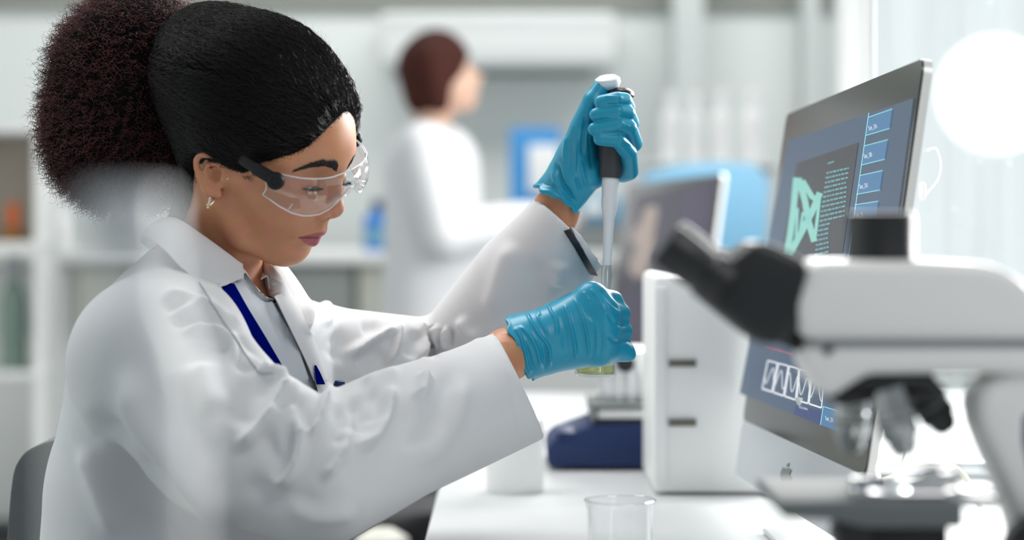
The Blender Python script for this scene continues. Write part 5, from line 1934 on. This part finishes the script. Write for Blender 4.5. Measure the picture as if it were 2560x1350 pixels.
# ------------------------------------------------------------------ clothes as parts of the person
def cloth_material(name, c1, c2, weave=0.14):
    m = mat(name, c1, 0.85)
    N, L, b = nodes(m)
    tc = N.new('ShaderNodeTexCoord')
    nz = N.new('ShaderNodeTexNoise')
    nz.inputs['Scale'].default_value = 9
    nz.inputs['Detail'].default_value = 4
    L.new(tc.outputs['Object'], nz.inputs['Vector'])
    mx = N.new('ShaderNodeMix')
    mx.data_type = 'RGBA'
    mx.inputs['A'].default_value = (*c1, 1)
    mx.inputs['B'].default_value = (*c2, 1)
    L.new(nz.outputs['Fac'], mx.inputs['Factor'])
    L.new(mx.outputs['Result'], b.inputs['Base Color'])
    w = N.new('ShaderNodeTexWave')
    w.inputs['Scale'].default_value = 1100
    w.inputs['Distortion'].default_value = 2.0
    w2 = N.new('ShaderNodeTexWave')
    w2.bands_direction = 'Z'
    w2.inputs['Scale'].default_value = 1100
    w2.inputs['Distortion'].default_value = 2.0
    L.new(tc.outputs['Object'], w.inputs['Vector'])
    L.new(tc.outputs['Object'], w2.inputs['Vector'])
    ad = N.new('ShaderNodeMath')
    L.new(w.outputs['Fac'], ad.inputs[0])
    L.new(w2.outputs['Fac'], ad.inputs[1])
    nf = N.new('ShaderNodeTexNoise')
    nf.inputs['Scale'].default_value = 45
    nf.inputs['Detail'].default_value = 3
    L.new(tc.outputs['Object'], nf.inputs['Vector'])
    ma = N.new('ShaderNodeMath')
    ma.operation = 'MULTIPLY_ADD'
    ma.inputs[1].default_value = 6.0
    L.new(nf.outputs['Fac'], ma.inputs[0])
    L.new(ad.outputs[0], ma.inputs[2])
    bp = N.new('ShaderNodeBump')
    bp.inputs['Strength'].default_value = weave
    bp.inputs['Distance'].default_value = 0.0005
    L.new(ma.outputs[0], bp.inputs['Height'])
    L.new(bp.outputs['Normal'], b.inputs['Normal'])
    b.inputs['Sheen Weight'].default_value = 0.1
    return m


M['coat'] = cloth_material('white_coat_cotton', (0.66, 0.67, 0.69), (0.71, 0.72, 0.735))
M['blouse'] = cloth_material('pale_grey_blouse', (0.55, 0.60, 0.65), (0.60, 0.64, 0.69))
M['lanyard'] = mat('navy_ribbon', (0.0005, 0.004, 0.13), 0.9, 0.0, Specular_IOR_Level=0.0)
M['glove'] = mat('blue_nitrile', (0.015, 0.36, 0.62), 0.36)
_b = M['glove'].node_tree.nodes['Principled BSDF']
noise_col(M['glove'], (0.007, 0.28, 0.45), (0.016, 0.35, 0.52), 25, 3, bump=0.10, bscale=260, dist=0.0008)
_b.inputs['Subsurface Weight'].default_value = 0.25
_b.inputs['Subsurface Radius'].default_value = (0.2, 0.8, 1.0)
_b.inputs['Subsurface Scale'].default_value = 0.004

# the V of the open coat: cut the cloth there, the blouse lies underneath
VEE = [(604, 690), (642, 655), (690, 735), (738, 830), (775, 915), (805, 1010), (750, 1010), (702, 950), (656, 908), (614, 846), (574, 788), (530, 716)]
px_ = project(coat_V)
N_ = normals(coat_V, coat_Q)
vw_ = coat_V - np.array([0, 0, HC])
facing = (N_ * vw_).sum(1) < 0
# only the chest, not the sleeve in front of it
DRc = Drape(coat_V, coat_Q)
insd = in_poly(px_, VEE) & facing & (coat_V[:, 1] > 2.105)
keepf = ~insd[coat_Q].all(1)
coat = link('lab_coat', mesh_np('lab_coat', snap_rim(coat_V, coat_Q[keepf], VEE), coat_Q[keepf]), M['coat'], woman)
grow = [(566, 706), (648, 676), (720, 738), (770, 830), (812, 930), (840, 1030), (760, 1040), (710, 975), (650, 910), (600, 850), (540, 780), (490, 700)]
bl = in_poly(px_, grow) & facing & (coat_V[:, 1] > 2.09)
bq = coat_Q[bl[coat_Q].all(1)]
bv = coat_V - N_ * 0.0055
used = np.unique(bq)
remap = np.full(len(bv), -1)
remap[used] = np.arange(len(used))
bV, bQ = bv[used], remap[bq]
bV = snap_rim(bV, bQ, grow)
bV = sculpt(bV, bQ, [
    ([(640, 695), (668, 745), (706, 800), (735, 850), (742, 890), (765, 960)], 7, 0.0050, 0.05),
    ([(655, 700), (690, 765), (725, 820), (752, 880)], 10, -0.0040, 0.1),
    ([(690, 790), (715, 830), (720, 860)], 7, -0.0035), ([(600, 730), (660, 810), (720, 900)], 16, 0.0020)], 1)
blouse = link('blouse', mesh_np('blouse', bV, bQ), M['blouse'], woman)
DRb = Drape(bV, bQ)
DRb.strip('lanyard', [(536, 712), (574, 772), (630, 850), (690, 950)], [(582, 712), (616, 772), (664, 850), (722, 950)], 0.0016, 0.0008, M['lanyard'], woman, dflt=2.14)
# lapel edges
DRc.strip('lapel', [(496, 706), (545, 782), (585, 845), (622, 900), (650, 932)], [(534, 716), (582, 788), (624, 846), (660, 898), (684, 930)], 0.0022, 0.0014, M['coat'], coat, dflt=2.13)
DRc.strip('lapel', [(630, 650), (678, 738), (724, 830), (758, 900), (780, 952)], [(668, 650), (716, 725), (764, 815), (796, 892), (814, 950)], 0.0020, 0.0014, M['coat'], coat, m=8, bulge=0.002, dflt=2.2)
DRc.strip('lanyard', [(772, 915), (774, 935), (777, 962)], [(775, 915), (786, 936), (797, 962)], 0.0065, 0.0008, M['lanyard'], woman, n=12, m=4, dflt=2.2)
# collar, folded over round the neck
T = [P(440, 600, 2.335), P(412, 566, 2.275), P(420, 545, 2.215), P(452, 550, 2.165), P(506, 586, 2.142), P(560, 625, 2.142), P(606, 662, 2.165)]
Bm = [P(400, 640, 2.375), P(350, 602, 2.290), P(366, 590, 2.190), P(412, 625, 2.108), P(464, 676, 2.092), P(528, 720, 2.102), P(610, 694, 2.155)]
Md = [(a * 0.5 + b * 0.5) + np.array([-0.004, -0.009, 0.003]) for a, b in zip(T, Bm)]
Md[-1] = (T[-1] + Bm[-1]) / 2
In = [t + (np.array(P(520, 620, 2.235)) - t) * np.array([0.10, 0.10, 0]) + np.array([0, 0, -0.030]) for t in T]
loft('collar', [In, [t + np.array([0, 0, 0.0]) for t in T], Md, Bm], 40, 0.0016, M['coat'], coat, m=18)
T2 = [P(440, 600, 2.335), P(520, 615, 2.345), P(590, 640, 2.325), P(640, 655, 2.285), P(656, 672, 2.240), P(652, 696, 2.205)]
B2 = [P(400, 640, 2.375), P(560, 670, 2.400), P(640, 690, 2.380), P(700, 715, 2.325), P(706, 735, 2.255), P(676, 722, 2.210)]
In2 = [t + (np.array(P(520, 620, 2.235)) - t) * np.array([0.10, 0.10, 0]) * w_ + np.array([0, 0, -0.025 * w_]) for t, w_ in zip(T2, (1, 1, 1, 0.7, 0.35, 0.1))]
loft('collar', [T2, [(a + b) / 2 + np.array([0.002, 0.002, 0.008]) for a, b in zip(T2, B2)], B2], 30, 0.0016, M['coat'], coat, m=14)
# black strip put in as shade of the far cuff slit, pen clip in the breast pocket
DRc.strip('cuff_slit_shade', [(1411, 576), (1432, 608), (1452, 645), (1470, 680)], [(1424, 574), (1446, 606), (1468, 644), (1488, 684)], 0.0025, 0.0018, M['black'], coat, n=16, m=5, dflt=2.32)
DRc.strip('cuff_flap', [(1424, 572), (1446, 604), (1468, 642), (1486, 676)], [(1436, 580), (1462, 612), (1486, 644), (1500, 664)], 0.0016, 0.0014, M['coat'], coat, n=16, m=5, dflt=2.32)
c_ = Vector(P(842, 970, 2.235))
lathe('pen_cap', [(0.0, 0), (0.0055, 0.0), (0.0062, 0.006), (0.0062, 0.020), (0.0050, 0.024), (0, 0.0245)], M['navy'], coat, n=20, base=c_ + Vector((0, 0, -0.016)), axis=(0.15, -0.1, 1))

# trousers and shoes below the bench
gt = Field(np.arange(-0.60, 0.34, 0.011), np.arange(1.96, 2.56, 0.011), np.arange(0.0, 0.72, 0.011))
gt.cap([(-0.36, 2.17, 0.57), (-0.34, 2.36, 0.57)], [0.125, 0.125], 0.04)
sh_ = []
for y_ in (2.16, 2.38):
    gt.cap([(-0.34, y_, 0.565), (0.06, y_ + 0.01, 0.54), (0.09, y_ + 0.01, 0.30), (0.10, y_ + 0.01, 0.10)], [0.088, 0.066, 0.056, 0.050], 0.03)
    gs = Field(np.arange(0.0, 0.34, 0.007), np.arange(y_ - 0.08, y_ + 0.10, 0.007), np.arange(-0.01, 0.16, 0.007))
    gs.cap([(0.10, y_ + 0.01, 0.045), (0.16, y_ + 0.01, 0.042), (0.24, y_ + 0.01, 0.034)], [0.042, 0.040, 0.032], 0.02)
    gs.cap([(0.09, y_ + 0.01, 0.05), (0.09, y_ + 0.01, 0.10)], [0.038, 0.036], 0.02)
    gs.plane_cut((0.15, y_, 0.003), (0, 0, -1), 0.3)
    sh_.append(gs.mesh(1))
link('trousers', mesh_np('trousers', *gt.mesh(2)), M['dkgrey'], woman)
for sv in sh_:
    link('shoe', mesh_np('shoe', *sv), M['black'], woman)
# reel of the name badge below the sleeve
br = P(826, 1348, 2.10)
reel = lathe('badge_reel', [(0, -0.003), (0.008, -0.003), (0.0095, 0), (0.008, 0.003), (0, 0.0035)], mat('plum_plastic', (0.05, 0.03, 0.08), 0.25), woman, n=28, base=br, axis=(0.2, -1, 0.2))
for k in range(3):
    cc_ = br + np.array([0.008 + 0.004 * k, 0, 0.002 + 0.003 * k])
    tube('ring', [cc_ + np.array([0.004 * math.cos(a), 0.001 * math.sin(2 * a), 0.004 * math.sin(a)]) for a in np.linspace(0, 2 * math.pi, 16)], 0.0006, M['chrome'], reel, n=6)
link('glove', mesh_np('glove', fg_V, fg_Q), M['glove'], woman)
link('glove', mesh_np('glove', ng_V, ng_Q), M['glove'], woman)

# earrings
M['gold'] = mat('pale_gold', (0.80, 0.62, 0.38), 0.22, 1.0)
M['gem'] = mat('sparkling_stones', (0.85, 0.82, 0.75), 0.12, 0.6)
e0 = hw(-0.0045, -0.0735, -0.0225)
ring = [e0 + HR @ np.array([0.0025 * math.sin(a), 0.0052 * math.cos(a) - 0.0010, -0.0052 * math.sin(a * 0.5) ** 2 * 1.7 - 0.0]) for a in np.linspace(0, 2 * math.pi, 22)]
ear_r = tube('earring', ring, 0.0013, M['gold'], woman, n=8)
for k in range(5):
    lathe('stone', [(0, -0.0009), (0.0013, -0.0002), (0.0011, 0.0005), (0, 0.0008)], M['gem'], ear_r, n=8,
          base=e0 + HR @ np.array([0.0005, -0.0064, -0.0012 - 0.0024 * k]), axis=HR @ np.array([0, -1, 0]))
for dx, dz in ((0.0035, 0.0035), (0.0065, 0.0005)):
    lathe('ear_stud', [(0, 0), (0.0011, 0.0004), (0.0008, 0.0014), (0, 0.0017)], M['gem'], woman, n=10,
          base=hw(dx, -0.0712, dz - 0.001), axis=HR @ np.array([0, -1, 0]))

# ------------------------------------------------------------------ safety goggles
gog = thing('safety_goggles', tuple(hw(0.09, 0, 0.02)), 'clear wraparound safety goggles with black temple arms, worn on the face', 'goggles')
M['matte_black'] = mat('matte_black_plastic', (0.010, 0.011, 0.013), 0.5, 0.0, Specular_IOR_Level=0.3)
M['lens'] = glassy('clear_polycarbonate', (0.97, 0.97, 0.98), 0.06, 1.5, 0.035)
M['lens_edge'] = mat('frosted_lens_edge', (0.92, 0.93, 0.94), 0.2, 0.0, Transmission_Weight=0.25)
ys_ = np.linspace(-0.0745, 0.0745, 75)


def lens_x(y):
    return np.interp(np.abs(y), [0, 0.015, 0.03, 0.04, 0.05, 0.06, 0.066, 0.070, 0.073, 0.0745],
                     [0.1120, 0.1110, 0.1085, 0.1055, 0.1000, 0.0900, 0.0800, 0.0705, 0.0620, 0.0560])


TILT = 0.20
zt = lambda y: np.interp(np.abs(y), [0, 0.03, 0.06, 0.072, 0.0745], [0.0335, 0.0330, 0.0345, 0.0360, 0.0300]) + TILT * y
zb = lambda y: np.interp(np.abs(y), [0, 0.006, 0.012, 0.020, 0.030, 0.042, 0.055, 0.063, 0.069, 0.0745],
                         [0.0155, 0.0140, 0.0100, 0.0045, 0.0000, -0.0030, -0.0035, -0.0010, 0.0040, 0.0120]) + TILT * y
bm = bmesh.new()
rows = []
for y in ys_:
    a, b = zb(y), zt(y)
    rows.append([bm.verts.new(hw(float(lens_x(y)) - 0.006 * (2 * t - 1) ** 2 - 0.004 * t, y, a + (b - a) * t)) for t in np.linspace(0, 1, 9)])
for i in range(len(rows) - 1):
    for j in range(8):
        bm.faces.new((rows[i][j], rows[i][j + 1], rows[i + 1][j + 1], rows[i + 1][j]))
lens = cloth('lens', bm, 0.0016, M['lens'], gog)
for o in (lens,):
    for p in o.data.polygons:
        p.use_smooth = True
edge = lambda f, t: [hw(float(lens_x(y)) - 0.006 - 0.004 * t, y, float(f(y))) for y in ys_]
tube('lens_rim', edge(zt, 1), 0.00075, M['lens_edge'], gog, n=8)
tube('lens_rim', edge(zb, 0), 0.00075, M['lens_edge'], gog, n=8)
for s_ in (-1, 1):
    y = s_ * 0.0745
    tube('lens_rim', [hw(float(lens_x(y)) - 0.006 - 0.004 * t + 0.004 * math.sin(3.14 * t), y, zb(y) + (zt(y) - zb(y)) * t) for t in np.linspace(0, 1, 9)], 0.00075, M['lens_edge'], gog, n=8)
    yb = s_ * 0.0655
    tube('side_crease', [hw(float(lens_x(yb)) - 0.004, yb, zb(yb) + 0.001), hw(float(lens_x(yb)) - 0.002, yb - s_ * 0.002, zb(yb) + 0.008)], 0.0006, M['lens_edge'], gog, n=6)
    # nose pads
    tube('nose_pad', [hw(0.1035, s_ * 0.0145, 0.0165 + TILT * s_ * 0.0145), hw(0.0985, s_ * 0.0175, 0.0060 + TILT * s_ * 0.0145), hw(0.0940, s_ * 0.0185, -0.0010 + TILT * s_ * 0.0145)], [0.0014, 0.0022, 0.0014], M['lens'], gog, n=10)
    # temple arm and hinge
    arm = [hw(-0.010, s_ * 0.0700, 0.0330), hw(0.005, s_ * 0.0805, 0.0290 + TILT * s_ * 0.02), hw(0.035, s_ * 0.0790, 0.0240 + TILT * s_ * 0.045), hw(0.055, s_ * 0.0770, 0.0330 + TILT * s_ * 0.075)]
    if s_ < 0:
        arm = [hw(-0.006, -0.0700, 0.0330), hw(0.012, -0.0775, 0.0270), hw(0.036, -0.0790, 0.0215), hw(0.058, -0.0765, 0.0165)]
    A_ = spline(arm, 24)
    bm = bmesh.new()
    rr = []
    for i, p in enumerate(A_):
        tg = A_[min(i + 1, 23)] - A_[max(i - 1, 0)]
        tg /= np.linalg.norm(tg)
        up = np.cross(tg, HR[:, 1])
        up /= np.linalg.norm(up)
        sd = np.cross(tg, up)
        hgt = np.interp(i, [0, 12, 15, 16, 23], [0.0048, 0.0052, 0.0052, 0.0062, 0.0064])
        rr.append([bm.verts.new(p + up * hgt * a + sd * 0.0022 * b) for a, b in ((1, 0.6), (0.7, 1), (-0.7, 1), (-1, 0.6), (-1, -0.6), (-0.7, -1), (0.7, -1), (1, -0.6))])
    for a, b in zip(rr[:-1], rr[1:]):
        for k in range(8):
            bm.faces.new((a[k], a[(k + 1) % 8], b[(k + 1) % 8], b[k]))
    bm.faces.new(rr[0])
    bm.faces.new(rr[-1])
    tmp = link('temple_arm', bm_mesh('temple_arm', bm, angle=40), M['matte_black'], gog)
    hc = A_[-1] + HR @ np.array([0.004, s_ * 0.0008, -0.0010])
    lathe('hinge', [(0, -0.0035), (0.0080, -0.0035), (0.0088, -0.0024), (0.0088, 0.0024), (0.0080, 0.0035), (0.0040, 0.0037), (0.0036, 0.0030), (0, 0.0030)], M['matte_black'], tmp, n=32,
          base=hc, axis=HR @ np.array([0.15, s_ * 1.0, 0]))

# ------------------------------------------------------------------ pipette and flask in her hands
pip = thing('pipette', tuple(P(1517, 440, 2.312)), 'white and black laboratory pipette held upright in the raised gloved hand', 'pipette')
A0, A1 = P(1512, 800, 2.300), P(1536, 205, 2.314)
ax_ = A1 - A0
AL = np.linalg.norm(ax_)
ax_ /= AL
at_ = lambda py: (py - 800) / (205 - 800) * AL        # height along the axis for a photo row
M['pipw'] = mat('pipette_white', (0.80, 0.83, 0.86), 0.3)
M['tipc'] = glassy('clear_tip', (0.93, 0.96, 0.97), 0.05, 1.45, 0.12)
lathe('handle', [(0, at_(446)), (0.0112, at_(446)), (0.0122, at_(436)), (0.0128, at_(402)), (0.0136, at_(398)), (0.0142, at_(360)), (0.0150, at_(320)), (0.0142, at_(262)), (0.0138, at_(240)), (0, at_(240))],
      M['charcoal'], pip, base=A0, axis=ax_)
lathe('finger_hook', [(0, at_(243)), (0.0160, at_(243)), (0.0172, at_(239)), (0.0168, at_(230)), (0.0120, at_(222)), (0, at_(221))], M['black'], pip, base=A0 + np.array([0.005, -0.002, 0]), axis=ax_)
lathe('shaft', [(0, at_(668)), (0.0046, at_(668)), (0.0050, at_(640)), (0.0056, at_(575)), (0.0062, at_(548)), (0.0088, at_(520)), (0.0092, at_(500)), (0.0088, at_(495)), (0.0093, at_(452)), (0.0088, at_(444)), (0, at_(444))],
      M['pipw'], pip, base=A0, axis=ax_)
bt = P(1521, 225, 2.308)
lathe('plunger_button', [(0, -0.012), (0.0075, -0.012), (0.0080, 0.0), (0.0125, 0.004), (0.0142, 0.008), (0.0135, 0.0125), (0.0090, 0.0155), (0, 0.0165)], M['pipw'], pip, n=36, base=bt, axis=np.array([-0.10, -0.25, 1]))
lathe('tip', [(0.0058, at_(664)), (0.0060, at_(700)), (0.0052, at_(712)), (0.0030, at_(790)), (0.0009, at_(880)), (0.0005, at_(880)), (0.0022, at_(790)), (0.0046, at_(712)), (0.0050, at_(664))],
      M['tipc'], pip, base=A0, axis=ax_, cap=False)

fl = thing('flask', tuple(P(1489, 945, 2.277)), 'small glass flask with pale yellow liquid gripped in the lower gloved hand', 'flask')
f0 = P(1489, 940, 2.277)
prof = [(0.0, 0.0), (0.0205, 0.0), (0.0222, 0.0022), (0.0222, 0.006), (0.0205, 0.022), (0.0165, 0.045), (0.0105, 0.062), (0.0098, 0.085), (0.0112, 0.088), (0.0106, 0.0895),
        (0.0086, 0.087), (0.0092, 0.062), (0.0150, 0.044), (0.0190, 0.021), (0.0205, 0.006), (0.0195, 0.0028), (0.0, 0.0022)]
M['fglass'] = glassy('flask_glass', (0.96, 0.98, 0.97), 0.02, 1.5, 0.03)
lathe('glass_body', prof, M['fglass'], fl, n=40, base=f0, cap=False, axis=(0.02, 0, 1))
M['liquid'] = glassy('pale_yellow_liquid', (0.86, 0.86, 0.55), 0.03, 1.33, 0.03)
lathe('liquid', [(0.0, 0.0024), (0.0194, 0.0030), (0.0203, 0.0060), (0.0198, 0.0120), (0.0, 0.0120)], M['liquid'], fl, n=40, base=f0, cap=False, axis=(0.02, 0, 1))

# ------------------------------------------------------------------ her chair
oc = thing('office_chair', (-0.36, 2.27, 0), 'grey office chair the person in goggles sits on', 'chair')
M['chairgrey'] = mat('grey_chair_fabric', (0.13, 0.145, 0.15), 0.9)
noise_col(M['chairgrey'], (0.12, 0.135, 0.14), (0.15, 0.165, 0.17), 60, 4, bump=0.2)
bpts = spline([P(40, 1450, 2.42), P(58, 1200, 2.42), P(80, 1130, 2.42), P(120, 1100, 2.42), P(180, 1085, 2.42), P(235, 1110, 2.42), P(252, 1220, 2.42), P(260, 1450, 2.42)], 24)
prism('backrest', [p + np.array([0.0, -0.06, 0]) for p in bpts], (0, 0.42 - 0.1, 0), M['chairgrey'], oc, bevel=0.003)
box('seat', (-0.34, 2.27, 0.405), (0.46, 0.46, 0.07), M['dkgrey'], oc, bevel=0.025, seg=3)
tube('back_bracket', [(bpts[12][0] - 0.02, 2.50, 0.72), (bpts[12][0] - 0.03, 2.50, 0.48), (-0.40, 2.32, 0.40)], 0.018, M['charcoal'], oc)
tube('gas_lift', [(-0.36, 2.27, 0.39), (-0.36, 2.27, 0.09)], 0.026, M['charcoal'], oc)
for k in range(5):
    a = 2 * math.pi * k / 5 + 0.2
    e = (-0.36 + 0.28 * math.cos(a), 2.27 + 0.28 * math.sin(a))
    lg = tube('leg', [(-0.36, 2.27, 0.10), (e[0], e[1], 0.065)], 0.018, M['charcoal'], oc)
    lathe('caster', [(0, -0.012), (0.028, -0.012), (0.028, 0.012), (0, 0.012)], M['black'], lg, n=18, base=(e[0], e[1], 0.029), axis=(math.sin(a), -math.cos(a), 0))

build_second()
